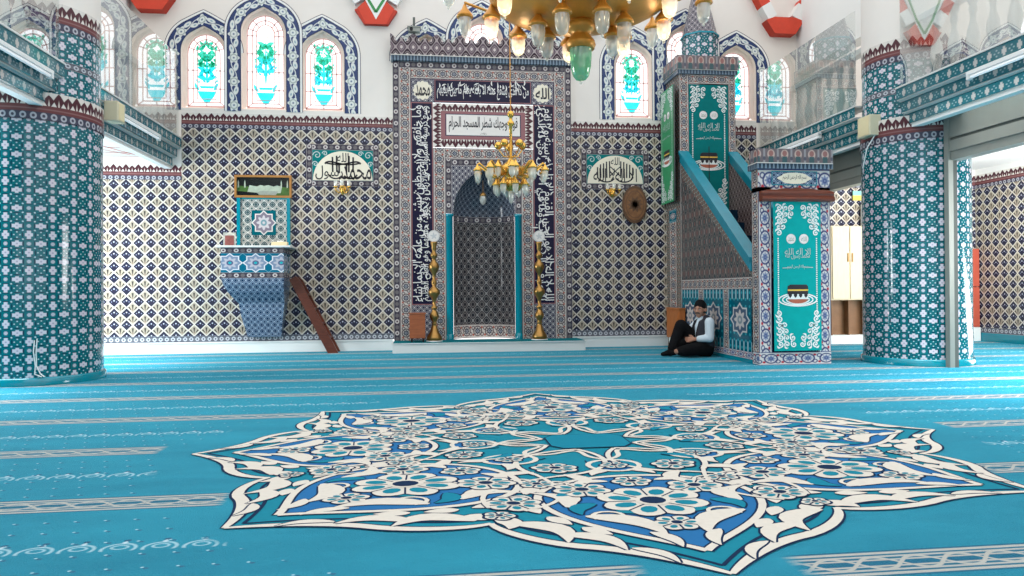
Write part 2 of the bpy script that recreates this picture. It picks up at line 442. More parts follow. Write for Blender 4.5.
# ------------------------------------------------------------------ mesh builder
class MB:
    def __init__(s): s.v = []; s.f = []; s.uv = []; s.m = []; s.sm = []
    def face(s, pts, uv=None, m=0, smooth=False):
        i0 = len(s.v); s.v += [tuple(p) for p in pts]; s.f.append(list(range(i0, i0 + len(pts))))
        if uv is None:
            n = Vector((0, 0, 0)); q = [Vector(p) for p in pts]
            for i in range(len(q)): n += q[i].cross(q[(i + 1) % len(q)])
            ax = max(range(3), key=lambda k: abs(n[k]))
            uv = [((p[1], p[2]) if ax == 0 else (p[0], p[2]) if ax == 1 else (p[0], p[1])) for p in pts]
        s.uv.append([tuple(x) for x in uv]); s.m.append(m); s.sm.append(smooth)
    def grid(s, rows, uvs=None, m=0, smooth=True, closed=False):
        """rows of points of equal length -> shared-vertex quads"""
        i0 = len(s.v); n = len(rows[0])
        for r in rows: s.v += [tuple(p) for p in r]
        for i in range(len(rows) - 1):
            for j in range(n if closed else n - 1):
                k = (j + 1) % n
                s.f.append([i0 + i * n + j, i0 + i * n + k, i0 + (i + 1) * n + k, i0 + (i + 1) * n + j])
                if uvs:
                    a, b, c, d = uvs[i][j], uvs[i][j + 1], uvs[i + 1][j + 1], uvs[i + 1][j]
                    s.uv.append([a, b, c, d])
                else:
                    s.uv.append([(j / n, i / 8), ((j + 1) / n, i / 8), ((j + 1) / n, (i + 1) / 8), (j / n, (i + 1) / 8)])
                s.m.append(m); s.sm.append(smooth)
    def box(s, x0, x1, y0, y1, z0, z1, m=0, skip=''):
        c = lambda a, b, d: (x1 if a else x0, y1 if b else y0, z1 if d else z0)
        F = {'f': [(0,0,0),(1,0,0),(1,0,1),(0,0,1)], 'b': [(1,1,0),(0,1,0),(0,1,1),(1,1,1)], 'l': [(0,1,0),(0,0,0),(0,0,1),(0,1,1)],
             'r': [(1,0,0),(1,1,0),(1,1,1),(1,0,1)], 't': [(0,0,1),(1,0,1),(1,1,1),(0,1,1)], 'u': [(0,1,0),(1,1,0),(1,0,0),(0,0,0)]}
        for k, q in F.items():
            if k not in skip: s.face([c(*t) for t in q], m=m)
    def prism(s, poly, axis, a, b, m=0, mside=None, caps=True):
        """2-D polygon extruded along axis from a to b; poly coords are the two other axes in order"""
        def P3(p, t): return (t, p[0], p[1]) if axis == 'x' else (p[0], t, p[1]) if axis == 'y' else (p[0], p[1], t)
        ms = m if mside is None else mside
        if caps:
            for t, rev in ((a, False), (b, True)):
                tri = tessellate_polygon([[Vector((p[0], p[1], 0)) for p in poly]])
                for T in tri:
                    s.face([P3(poly[i], t) for i in T], m=m)
        n = len(poly)
        for i in range(n):
            p, q = poly[i], poly[(i + 1) % n]
            s.face([P3(p, a), P3(q, a), P3(q, b), P3(p, b)], m=ms)
    def poly(s, pts2, fn, holes=(), m=0, uv=None):
        loops = [[Vector((p[0], p[1], 0)) for p in pts2]] + [[Vector((p[0], p[1], 0)) for p in h] for h in holes]
        flat = list(pts2) + [p for h in holes for p in h]
        for T in tessellate_polygon(loops):
            q = [flat[i] for i in T]
            if len({tuple(x) for x in q}) < 3: continue
            ar = (q[1][0]-q[0][0])*(q[2][1]-q[0][1]) - (q[2][0]-q[0][0])*(q[1][1]-q[0][1])
            if ar < 0: q = q[::-1]
            s.face([fn(*p) for p in q], uv=[(uv(*p) if uv else p) for p in q], m=m)
    def lathe(s, prof, cx, cy, seg=24, m=0, a0=0., a1=2 * pi, smooth=True, vm=False):
        rows = []; uvs = []; full = abs(a1 - a0 - 2 * pi) < 1e-6
        n = seg if full else seg + 1
        L = 0; last = None
        for (r, z) in prof:
            if last: L += hypot(r - last[0], z - last[1])
            last = (r, z)
            rows.append([(cx + r * cos(a0 + (a1 - a0) * j / seg), cy + r * sin(a0 + (a1 - a0) * j / seg), z) for j in range(n)])
            R0 = max(p[0] for p in prof)
            uvs.append([((a1 - a0) * j / seg * R0, z if vm else L) for j in range(n + 1)])
        s.grid(rows, uvs, m, smooth, closed=full)
    def tube(s, pts, rad, seg=8, m=0, cap=True):
        pts = [Vector(p) for p in pts]; n = len(pts)
        rr = rad if isinstance(rad, (list, tuple)) else [rad] * n
        rows = []; up = None
        for i, p in enumerate(pts):
            d = (pts[min(i + 1, n - 1)] - pts[max(i - 1, 0)]).normalized()
            if up is None:
                up = Vector((0, 0, 1)) if abs(d.z) < .9 else Vector((1, 0, 0))
            a = d.cross(up).normalized(); b = a.cross(d).normalized(); up = b
            rows.append([tuple(p + rr[i] * (a * cos(2 * pi * k / seg) + b * sin(2 * pi * k / seg))) for k in range(seg)])
        uvs = [[(k / seg * .1, i * .1) for k in range(seg + 1)] for i in range(n)]
        s.grid(rows, uvs, m, True, closed=True)
        if cap:
            s.face(rows[0][::-1], m=m); s.face(rows[-1], m=m)
    def ball(s, c, r, m=0, seg=12, sz=1., ring=8):
        prof = [(max(1e-4, r * sin(pi * i / ring)), c[2] - sz * r * cos(pi * i / ring)) for i in range(ring + 1)]
        s.lathe(prof, c[0], c[1], seg, m)
    def build(s, name, mats, parent=None, bevel=0.):
        me = bpy.data.meshes.new(name)
        if isinstance(mats, str): mats = [mats]
        off = Vector((0, 0, 0)); pp = parent
        while pp is not None: off = off + Vector(pp.location); pp = pp.parent
        me.from_pydata([tuple(Vector(v) - off) for v in s.v], [], s.f)
        for k in mats: me.materials.append(M[k])
        me.polygons.foreach_set('material_index', s.m); me.polygons.foreach_set('use_smooth', s.sm)
        ul = me.uv_layers.new(name='UVMap'); flat = []
        for q in s.uv:
            for t in q: flat += [t[0], t[1]]
        ul.data.foreach_set('uv', flat); me.update()
        o = bpy.data.objects.new(name, me); COL.objects.link(o)
        if parent: o.parent = parent
        if bevel:
            b = o.modifiers.new('bevel', 'BEVEL'); b.width = bevel; b.segments = 2; b.limit_method = 'ANGLE'
            w = o.modifiers.new('weld', 'WELD'); w.merge_threshold = .0005
            o.modifiers.move(1, 0)
        return o

def thing(name, label, cat, loc, group=None):
    o = bpy.data.objects.new(name, None); COL.objects.link(o); o.location = loc; o.empty_display_size = .1
    o['label'] = label; o['category'] = cat
    if group: o['group'] = group
    return o
def tag(o, label, cat, group=None):
    o['label'] = label; o['category'] = cat
    if group: o['group'] = group
    return o
def struct(o): o['kind'] = 'structure'; return o
def dup(root, loc, label=None, group=None):
    r = root.copy(); COL.objects.link(r); r.location = loc
    if label: r['label'] = label
    if group: r['group'] = group
    def kids(src, dst):
        for ch in [x for x in COL.objects if x.parent == src]:
            c = ch.copy(); COL.objects.link(c); c.parent = dst; kids(ch, c)
    kids(root, r); return r

# ------------------------------------------------------------------ Arabic lettering
FORMS = {'ا':(0xFE8D,2),'ب':(0xFE8F,4),'ت':(0xFE95,4),'ث':(0xFE99,4),'ج':(0xFE9D,4),'ح':(0xFEA1,4),'خ':(0xFEA5,4),'د':(0xFEA9,2),'ذ':(0xFEAB,2),
 'ر':(0xFEAD,2),'ز':(0xFEAF,2),'س':(0xFEB1,4),'ش':(0xFEB5,4),'ص':(0xFEB9,4),'ض':(0xFEBD,4),'ط':(0xFEC1,4),'ظ':(0xFEC5,4),'ع':(0xFEC9,4),'غ':(0xFECD,4),
 'ف':(0xFED1,4),'ق':(0xFED5,4),'ك':(0xFED9,4),'ل':(0xFEDD,4),'م':(0xFEE1,4),'ن':(0xFEE5,4),'ه':(0xFEE9,4),'و':(0xFEED,2),'ى':(0xFEEF,2),'ي':(0xFEF1,4),
 'ة':(0xFE93,2),'أ':(0xFE83,2),'إ':(0xFE87,2),'ء':(0xFE80,1),'ئ':(0xFE89,4),'ؤ':(0xFE85,2),'ﻻ':(0xFEFB,2)}
def shape_ar(t):
    t = t.replace('لا', 'ﻻ'); out = []
    for i, ch in enumerate(t):
        if ch not in FORMS: out.append(ch); continue
        base, n = FORMS[ch]
        prev = i > 0 and t[i - 1] in FORMS and FORMS[t[i - 1]][1] == 4
        nxt = n == 4 and i + 1 < len(t) and t[i + 1] in FORMS and FORMS[t[i + 1]][1] >= 2
        k = (3 if prev else 2) if nxt else (1 if prev and n >= 2 else 0)
        out.append(chr(base + k))
    return ''.join(out[::-1])
_tc = {}
def text_tris(t, bold=.003):
    key = (t, bold)
    if key in _tc: return _tc[key]
    c = bpy.data.curves.new('lettering', 'FONT'); c.body = shape_ar(t); c.resolution_u = 3; c.offset = bold; c.space_character = .96
    o = bpy.data.objects.new('lettering', c); COL.objects.link(o)
    bpy.context.view_layer.update()
    me = bpy.data.meshes.new_from_object(o.evaluated_get(bpy.context.evaluated_depsgraph_get()))
    vs = [(v.co.x, v.co.y) for v in me.vertices]; fs = [list(p.vertices) for p in me.polygons]
    bpy.data.objects.remove(o); bpy.data.curves.remove(c); bpy.data.meshes.remove(me)
    x0 = min(v[0] for v in vs); x1 = max(v[0] for v in vs); y0 = min(v[1] for v in vs); y1 = max(v[1] for v in vs)
    vs = [((x - x0) / (x1 - x0) - .5, (y - y0) / (y1 - y0) - .5) for x, y in vs]
    _tc[key] = (vs, fs, (x1 - x0) / (y1 - y0)); return _tc[key]
def put_text(mb, t, fn, cx, cy, w, h, rot=0, m=0, bold=.003):
    """lay lettering into a w x h box centred at (cx, cy) of the plane fn"""
    vs, fs, _ = text_tris(t, bold)
    if rot == 0: q = [(cx + x * w, cy + y * h) for x, y in vs]
    elif rot < 0: q = [(cx + y * h, cy - x * w) for x, y in vs]      # clockwise
    else: q = [(cx - y * h, cy + x * w) for x, y in vs]
    i0 = len(mb.v)
    mb.v += [fn(*p) for p in q]
    for f in fs:
        mb.f.append([i0 + k for k in f]); mb.uv.append([q[k] for k in f]); mb.m.append(m); mb.sm.append(False)
def YP(y): return lambda a, b: (a, y, b)
def XP(x): return lambda a, b: (x, a, b)
def ZP(z): return lambda a, b: (a, b, z)
def circ(cx, cy, r, n=24, sx=1., a0=0.): return [(cx + sx * r * cos(a0 + 2 * pi * i / n), cy + r * sin(a0 + 2 * pi * i / n)) for i in range(n)]
def rect(x0, x1, y0, y1): return [(x0, y0), (x1, y0), (x1, y1), (x0, y1)]
def ribbon(mb, pts, w, fn, m=0):
    """flat ribbon of varying width along 2-D points"""
    n = len(pts); L = []; Rr = []
    for i, p in enumerate(pts):
        a = pts[max(0, i - 1)]; b = pts[min(n - 1, i + 1)]; d = hypot(b[0] - a[0], b[1] - a[1]) or 1
        nx, ny = -(b[1] - a[1]) / d, (b[0] - a[0]) / d
        ww = (w(i / (n - 1)) if callable(w) else w) / 2
        L.append((p[0] + nx * ww, p[1] + ny * ww)); Rr.append((p[0] - nx * ww, p[1] - ny * ww))
    for i in range(n - 1):
        q = [Rr[i], Rr[i + 1], L[i + 1], L[i]]
        mb.face([fn(*x) for x in q], uv=q, m=m)
def spiral(cx, cy, r, turns, a0, sgn=1, n=22, shrink=.85):
    return [(cx + r * (1 - shrink * i / n) * cos(a0 + sgn * 2 * pi * turns * i / n), cy + r * (1 - shrink * i / n) * sin(a0 + sgn * 2 * pi * turns * i / n)) for i in range(n + 1)]
def bez(p0, p1, p2, p3, n=14):
    o = []
    for i in range(n + 1):
        t = i / n; s = 1 - t
        o.append(tuple(s**3 * p0[k] + 3 * s * s * t * p1[k] + 3 * s * t * t * p2[k] + t**3 * p3[k] for k in range(2)))
    return o
# ================================================================== THE ROOM
CAMX, CAMY, CAMZ = -1.05, -12.6, 1.0
GX = 5.05            # face of the upper galleries
AX = 9.45            # outer walls of the side aisles
YR = -20.0           # wall behind the photographer
WTOP = 7.4

def strip(mb, x0, x1, z0, z1, y, m, norm=True):
    u = [(x0, 0), (x1, 0), (x1, 1), (x0, 1)] if norm else None
    mb.face([(x0, y, z0), (x1, y, z0), (x1, y, z1), (x0, y, z1)], uv=u, m=m)

# floor
fl = MB(); fl.face([(-AX, YR, 0), (AX, YR, 0), (AX, 0, 0), (-AX, 0, 0)])
floor = struct(fl.build('floor', 'carpet'))

# window outlines -----------------------------------------------------------
HW = .365
def arch(cx, hw, z0, zs, hh, n=22, point=.05):
    p = [(cx - hw, z0)]
    for i in range(n + 1):
        t = pi - pi * i / n; c = cos(t)
        p.append((cx + hw * c, zs + hh * sin(t) + point * max(0, 1 - abs(c) / .45) ** 1.5))
    p.append((cx + hw, z0)); return p
WIN = []
for tc in (-3.715, 0., 3.715):
    for dx in (-.97, 0., .97):
        WIN.append((tc + dx, 4.11, 5.06 if dx else 5.42, .38, tc, dx))

wb = MB()
for x0, x1 in ((-GX, -1.48), (1.48, GX)):
    strip(wb, x0, x1, .19, .292, 0, 1); strip(wb, x0, x1, .292, 3.777, 0, 0, False)
    strip(wb, x0, x1, 3.777, 4.03, 0, 2)
for x0, x1 in ((-AX, -GX), (GX, AX)):
    strip(wb, x0, x1, .19, .292, 0, 1); strip(wb, x0, x1, .292, 2.90, 0, 0, False)
    strip(wb, x0, x1, 2.90, 3.155, 0, 2)
    wb.face([(x0, 0, 3.155), (x1, 0, 3.155), (x1, 0, 4.03), (x0, 0, 4.03)], m=3)
wb.poly([(-AX, 4.03), (-1.48, 4.03), (-1.48, 4.9), (1.48, 4.9), (1.48, 4.03), (AX, 4.03), (AX, WTOP), (-AX, WTOP)], YP(0),
        holes=[[(x, z) for x, z in (arch(w[0], HW, 4.935 if (w[4] == 0 and 0) else w[1], w[2], w[3]) if w[4] else arch(w[0], HW, 4.95, w[2], w[3]))] for w in WIN], m=3)
wall = struct(wb.build('wall_back', ['diamond', 'rosband', 'crest', 'plaster']))

bb = MB()
bb.box(-AX, -1.58, -.025, 0, 0, .168, 0); bb.box(1.58, AX, -.025, 0, 0, .168, 0)
bb.box(-AX, -1.58, -.04, 0, .168, .19, 0); bb.box(1.58, AX, -.04, 0, .168, .19, 0)
struct(bb.build('baseboard_back', ['marble_white']))

# side and rear walls
for s, nm in ((-1, 'left'), (1, 'right')):
    w = MB(); X = s * AX
    for z0, z1, m, nn in ((.16, .26, 1, 1), (.26, 2.90, 0, 0), (2.90, 3.155, 2, 1)):
        uv = [(0, 0), (20, 0), (20, 1), (0, 1)] if nn else None
        w.face([(X, YR, z0), (X, 0, z0), (X, 0, z1), (X, YR, z1)], uv=uv, m=m)
    w.face([(X, YR, 3.155), (X, 0, 3.155), (X, 0, 4.1), (X, YR, 4.1)], m=3)
    hol = [rect(y - .55, y + .55, 4.35, 5.75) for y in (-1.6, -4.2, -6.8, -9.6)]
    w.poly(rect(YR, 0, 4.1, WTOP), XP(X), holes=hol, m=3)
    w.box(X - .02 if s > 0 else X, X if s > 0 else X + .02, YR, 0, 0, .16, 4)
    struct(w.build('wall_' + nm, ['diamond', 'rosband', 'crest', 'plaster_white', 'turquoise']))
w = MB()
w.poly(rect(-AX, AX, 0, WTOP), YP(YR), holes=[rect(x - .6, x + .6, 1.0, 3.0) for x in (-6.5, -3.2, 0., 3.2, 6.5)] + [rect(x - .5, x + .5, 4.4, 5.8) for x in (-6., -3., 0., 3., 6.)], m=0)
struct(w.build('wall_rear', ['plaster_white']))

# ------------------------------------------------------------------ windows
def leaf(mb, x, z, L, wd, ang, y, m, bend=.25):
    n = 7; A = []; B = []
    for i in range(n + 1):
        t = i / n; a = ang + bend * .9 * cos(pi * t)
        cx = x + L * t * cos(ang) - bend * .3 * L * sin(pi * t) * sin(ang); cz = z + L * t * sin(ang) + bend * .3 * L * sin(pi * t) * cos(ang)
        ww = wd * sin(pi * t ** .8) * .5
        A.append((cx - ww * sin(a), cz + ww * cos(a))); B.append((cx + ww * sin(a), cz - ww * cos(a)))
    for i in range(n):
        mb.face([(*p[:1], y, p[1]) for p in (B[i], B[i + 1], A[i + 1], A[i])], m=m)

def make_window(k, w):
    cx, z0, zs, hh, tc, dx = w
    if tc == 0: z0 = 4.95
    o = arch(cx, HW, z0, zs, hh); i = arch(cx, HW - .055, z0 + .07, zs, hh - .035, point=.0)
    fr = MB()
    for a in range(len(o) - 1):
        fr.face([(o[a][0], 0, o[a][1]), (o[a + 1][0], 0, o[a + 1][1]), (o[a + 1][0], .10, o[a + 1][1]), (o[a][0], .10, o[a][1])])
        fr.face([(o[a][0], .10, o[a][1]), (o[a + 1][0], .10, o[a + 1][1]), (i[a + 1][0], .12, i[a + 1][1]), (i[a][0], .12, i[a][1])])
        fr.face([(i[a][0], .12, i[a][1]), (i[a + 1][0], .12, i[a + 1][1]), (i[a + 1][0], .2, i[a + 1][1]), (i[a][0], .2, i[a][1])])
    for q in ((o[0], o[-1], 0, .2), ):
        fr.face([(q[0][0], 0, z0), (q[1][0], 0, z0), (q[1][0], .2, z0 + .07), (q[0][0], .2, z0 + .07)])
    root = struct(fr.build('window_%d' % k, ['reveal']))
    pn = MB(); y = .17
    pn.poly(i, YP(y), m=0)
    zb = max(z0 + .07, 4.18); zt = zs + hh - .17; y2 = .166
    def pg(pts, m): pn.poly([(cx + x, zb + z) for x, z in pts], YP(y2), m=m)
    H = zt - zb
    if tc != 0:
        pg([(-.035, .06), (.035, .06), (.06, .10), (.12, .18), (.15, .26), (-.15, .26), (-.12, .18), (-.06, .10)], 1)
        pg([(-.10, .31), (.10, .31), (.12, .35), (-.12, .35)], 1)
        for sg in (-1, 1):
            leaf(pn, cx + sg * .12, zb + .27, .16, .05, pi / 2 - sg * .5, y2, 1)
            for q, (zz, L, an) in enumerate(((.40, .17, .35), (.50, .19, .65), (.60, .17, .25), (.68, .18, .75))):
                leaf(pn, cx + sg * .015, zb + zz * H / .98, L, .085, (an if sg > 0 else pi - an), y2, 1 if zz < .56 else 2, .5 * sg)
            leaf(pn, cx + sg * .10, zb + H * .46, .13, .07, pi / 2 + sg * .3, y2, 1)
            leaf(pn, cx + sg * .11, zb + H * .62, .12, .07, pi / 2 + sg * .2, y2, 2)
        leaf(pn, cx, zb + .36, H * .5, .045, pi / 2, y2, 1, 0)
    zf = zt - (.12 if dx else .50)
    for a in range(9):
        an = a * 2 * pi / 9 + pi / 2
        leaf(pn, cx + .045 * cos(an), zf + .06 * sin(an), .11, .075, an, y2, 2)
    leaf(pn, cx, zf - .22, .12, .08, pi / 2, y2, 2)
    RW = random.Random(k)
    for q in range(46):           # small lozenges that fill the patterned glass
        x = RW.uniform(.02, .165); z = RW.uniform(.36, 1.0) * H if tc else RW.uniform(.3, .95) * H
        if dx == 0 and zb + z > zf + .1: continue
        for sg in (-1, 1): leaf(pn, cx + sg * x, zb + z, .055, .03, pi / 2 - sg * RW.uniform(-.9, .9), y2 - .001, 1 if z < .5 * H else 2, 0)
    if not dx:
        ribbon(pn, circ(cx, zt - .17, .15, 24) + [(cx + .15, zt - .17)], .014, YP(y2), 3)
        put_text(pn, 'الله', YP(y2), cx, zt - .17, .18, .16, m=3)
    pn.build('pane', ['pane_clear', 'pane_cyan', 'pane_green', 'pane_pink'], root)
    mu = MB(); ym = .155
    def line(pts, wd=.018): ribbon(mu, pts, wd, YP(ym))
    for ins_, wd in ((.0, .026), (.085, .020), (.155, .016)):
        line(arch(cx, HW - .06 - ins_, zb + ins_ * .8, zs, hh - .04 - ins_, point=0.), wd)
        line([(cx - HW + .06 + ins_, zb + ins_ * .8), (cx + HW - .06 - ins_, zb + ins_ * .8)], wd)
    zz = zb + .30
    while zz < zs + .02:
        for sg in (-1, 1): line([(cx + sg * (HW - .06), zz), (cx + sg * (HW - .215), zz)])
        zz += .31
    for a in (.35, .85, pi / 2, pi - .85, pi - .35):
        line([(cx + (HW - .06) * cos(a), zs + (hh - .05) * sin(a)), (cx + (HW - .21) * cos(a), zs + (hh - .20) * sin(a))])
    for sg in (-1, 1): line([(cx + sg * (HW - .06), zb), (cx + sg * (HW - .15), zb + .07)])
    line([(cx, zb), (cx, zb + .07)])
    mu.build('muntin', ['muntin'], root)
for k, w in enumerate(WIN): make_window(k + 1, w)

# blue flowered bands round each group of three windows
def surround(mb, cx, z0, zs, hh, y, left=True, right=True, wd=.235):
    n = 40; inn = []; out = []
    if left: inn.append((cx - HW - .004, z0)); out.append((cx - HW - wd, z0))
    for i in range(n + 1):
        t = pi - pi * i / n; c = cos(t); pt = max(0, 1 - abs(c) / .45) ** 1.5
        inn.append((cx + (HW + .004) * c, zs + (hh + .004) * sin(t) + .05 * pt))
        out.append((cx + (HW + wd) * c, zs + (hh + wd * .86) * sin(t) + .085 * pt))
    if right: inn.append((cx + HW + .004, z0)); out.append((cx + HW + wd, z0))
    L = [0]
    for i in range(1, len(inn)):
        L.append(L[-1] + hypot((inn[i][0] + out[i][0] - inn[i - 1][0] - out[i - 1][0]) / 2, (inn[i][1] + out[i][1] - inn[i - 1][1] - out[i - 1][1]) / 2))
    mid = L[len(L) // 2]
    for i in range(len(inn) - 1):
        mb.face([(inn[i][0], y, inn[i][1]), (inn[i + 1][0], y, inn[i + 1][1]), (out[i + 1][0], y, out[i + 1][1]), (out[i][0], y, out[i][1])],
                uv=[(L[i] - mid + .23, 0), (L[i + 1] - mid + .23, 0), (L[i + 1] - mid + .23, 1), (L[i] - mid + .23, 1)], m=0)
    def off(d): 
        r = []
        for i in range(len(out)):
            v = (out[i][0] - inn[i][0], out[i][1] - inn[i][1]); l = hypot(*v) or 1
            r.append((out[i][0] + v[0] / l * d, out[i][1] + v[1] / l * d))
        return r
    ribbon(mb, off(.018), .034, YP(y + .0015), 1); ribbon(mb, off(.04), .010, YP(y + .001), 2)
for k, tc in enumerate((-3.715, 0., 3.715)):
    mb = MB()
    for w in WIN:
        if w[4] != tc: continue
        z0 = 4.075 if tc else 5.0
        surround(mb, w[0], z0, w[2], w[3], -.010 if w[5] == 0 else -.005, left=w[5] <= 0, right=w[5] >= 0)
    struct(mb.build('trim_%d' % (k + 1), ['surround', 'plaster_white', 'frame_dark']))

# ------------------------------------------------------------------ red arch springers high on the back wall
def springer(name, cx, flip=0):
    mb = MB(); z0 = 5.67 if flip else 5.60; y0, y1 = -.20, 0
    h = [(-.2, 0), (.2, 0), (.36, .24), (.2, .30), (-.2, .30), (-.36, .24)]
    P3 = lambda x, z, y: (cx + x, y, z0 + z)
    # faceted red base
    f = [(-.17, 0), (.17, 0), (.31, .27), (.17, .40), (0, .09), (-.17, .40), (-.31, .27)] if not flip else h
    mb.poly([(cx + x, z0 + z) for x, z in f], YP(y0 if flip else -.10), m=0)
    mb.prism([(cx + x, z0 + z) for x, z in h[:4] + h[4:]], 'y', (y0 if flip else -.10) + .004, 0, m=1)
    yy = -.10 if not flip else y0 + .02
    if not flip:
        mb.poly([(cx, z0 + .075), (cx + .20, z0 + .44), (cx + .62, z0 + 1.3), (cx - .62, z0 + 1.3), (cx - .20, z0 + .44)], YP(yy - .004), m=2)
        for sg in (-1, 1):
            ribbon(mb, [(cx, z0 + .20), (cx + sg * .17, z0 + .48), (cx + sg * .50, z0 + 1.3)], .045, YP(yy - .008), 3)
    for sg in (-1, 1):      # striped ribs climbing away on either side
        d = (.52, .86); n = (.86, -.52)
        for q in range(6):
            a0 = (.20 if flip else .30) + q * .26; a1 = a0 + .26
            def pt(a, b): return (cx + sg * (.12 + a * d[0] + b * n[0] * .5), z0 + .12 + a * d[1] + b * n[1] * .5 + .06 * a * a)
            qd = [pt(a0, -.19), pt(a0, .19), pt(a1, .19), pt(a1, -.19)]
            if sg < 0: qd = qd[::-1]
            mb.prism(qd, 'y', yy - .002, 0, m=(0 if q % 2 else 2))
    return struct(mb.build(name, ['paint_red', 'paint_red_dark', 'plaster_white', 'paint_green']))
for k, (cx, f) in enumerate(((-5.48, 1), (-1.83, 0), (1.83, 0), (5.53, 1))): springer('trim_%d' % (4 + k), cx, f)

# ------------------------------------------------------------------ the two tiled columns
def column(s, r, label):
    cx, cy = (-5.565 if s < 0 else 5.63), -3.5
    t = thing('tiled_column', label, 'column', (cx, cy, 0), 'tiled columns')
    A = dict(seg=72)
    def band(name, z0, z1, rr, mat):
        b = MB(); b.lathe([(rr, z0), (rr, z1)], cx, cy, 72)
        b.uv = [[(p[0], (0 if k < 2 else 1)) for k, p in enumerate(q)] for q in b.uv]
        return b.build(name, [mat], t)
    b = MB(); b.lathe([(r, .085), (r, 2.93)], cx, cy, 72, vm=True); b.build('lower_shaft', ['column'], t)
    band('palmette_band', 2.93, 3.24, r + .012, 'crest')
    b = MB(); b.lathe([(r + .012, 3.24), (r - .02, 3.24)], cx, cy, 72); b.build('ledge', ['marble'], t)
    b = MB(); b.lathe([(r - .02, 3.24), (r - .02, 3.55)], cx, cy, 72, vm=True)
    b.lathe([(r - .02, 3.63), (r - .02, 3.97)], cx, cy, 72, vm=True); b.build('upper_shaft', ['column'], t)
    band('flower_band', 3.55, 3.63, r - .016, 'rosband')
    band('palmette_band', 3.97, 4.27, r - .014, 'crest')
    b = MB(); b.lathe([(r - .014, 4.27), (r - .014, WTOP)], cx, cy, 48); b.build('plaster_shaft', ['plaster'], t)
    b = MB(); b.lathe([(r + .028, 0), (r + .028, .075), (r + .012, .092), (r, .092)], cx, cy, 72); b.build('skirting', ['turquoise'], t)
    return t
column(-1, .68, 'thick teal tiled column at the left edge of the hall')
column(1, .66, 'thick teal tiled column to the right of the stepped pulpit')
# a thin white cable hanging on the left column
c = MB(); ang = radians(-66)
def onc(a, z, rr=.692): return (-5.565 + rr * cos(a), -3.5 + rr * sin(a), z)
for da, z1 in ((0, .50), (.035, .52)):
    c.tube([onc(ang + da, z1), onc(ang + da - .015, .38), onc(ang + da + .01 - .02 * (da > 0), .22), onc(ang + da * 2.2, .13), onc(ang + .09 + da, .10, .715)], .006, 6)
tag(c.build('cable', ['white_plastic']), 'thin white cable hanging low on the left tiled column', 'cable')

# ------------------------------------------------------------------ galleries
def gallery(s, label):
    X = s * GX
    t = thing('gallery', label, 'gallery', (s * 7.2, -5, 3.1), 'upper galleries')
    def bx(b, xa, xb, y0, y1, z0, z1, m=0):
        b.box(min(s * xa, s * xb), max(s * xa, s * xb), y0, y1, z0, z1, m)
    b = MB(); bx(b, 5.30, AX, -14, -.001, 3.26, 3.50)
    b.build('floor_slab', ['plaster_white'], t)
    if s < 0:
        b = MB()
        for (a, q) in (((-6.05, -1.5), (-5.62, -.15)), ((-5.9, -.9), (-5.5, -.85)), ((-6.3, -1.2), (-5.75, -.3)), ((-6.2, -.5), (-5.45, -.42)), ((-5.6, -.15), (-6.6, -.15))):
            ribbon(b, [a, q], .022, ZP(3.255))
        b.build('painted_line', ['paint_red'], t)
    segs = ((-14., -3.95), (-3.05, -.002))
    b = MB(); l = MB()
    for y0, y1 in segs:
        for xf, z0, z1 in ((5.05, 3.445, 3.585), (5.12, 3.285, 3.42), (5.19, 3.135, 3.265)):
            b.face([(s * xf, y0, z0), (s * xf, y1, z0), (s * xf, y1, z1), (s * xf, y0, z1)], uv=[(y0, 0), (y1, 0), (y1, 1), (y0, 1)])
            bx(l, xf - .015, 5.32, y0, y1, z1, z1 + .02); bx(l, xf + .01, 5.32, y0, y1, z0 - .012, z0)
        bx(l, 5.21, 5.32, y0, y1, 3.085, 3.123, 1)
    b.build('cornice_tile', ['cornice'], t); l.build('cornice_ledge', ['marble', 'plaster_white'], t)
    for y0, y1 in ((-3.02, -.01), (-6.6, -3.98), (-9.4, -6.62), (-12.2, -9.42)):
        g = MB(); g.face([(s * 5.09, y0, 3.606), (s * 5.09, y1, 3.606), (s * 5.09, y1, 4.975), (s * 5.09, y0, 4.975)])
        g.build('glass_panel', ['glass_gallery'], t)
    r = MB(); bx(r, 5.26, 5.40, -14, -4.1, 4.42, 4.50); bx(r, 5.26, 5.40, -2.9, 0, 4.42, 4.50); r.build('rail', ['marble'], t)
    first = None; y = -.14
    while y > -9.6:
        if not (-4.2 < y < -2.8):
            if first is None:
                q = MB(); q.lathe([(.065, 3.606), (.065, 3.66), (.035, 3.69), (.05, 3.80), (.075, 3.90), (.062, 4.02), (.032, 4.12), (.032, 4.2), (.05, 4.26), (.034, 4.30), (.06, 4.36), (.06, 4.42)], s * 5.33, y, 10)
                first = q.build('baluster', ['marble'], t); y_first = y
            else:
                o = first.copy(); COL.objects.link(o); o.parent = t; o.location = (0, y - y_first, 0)
        y -= .30
    return t
gallery(-1, 'left upper gallery with teal tiled cornice and glass screen')
gallery(1, 'right upper gallery with teal cornice and marble balusters behind glass')
for s, k in ((-1, 8), (1, 9)):
    b = MB(); b.box(min(s * 5.85, s * 6.1), max(s * 5.85, s * 6.1), -14, 0, 5.0, WTOP)
    struct(b.build('trim_%d' % k, ['plaster_white']))

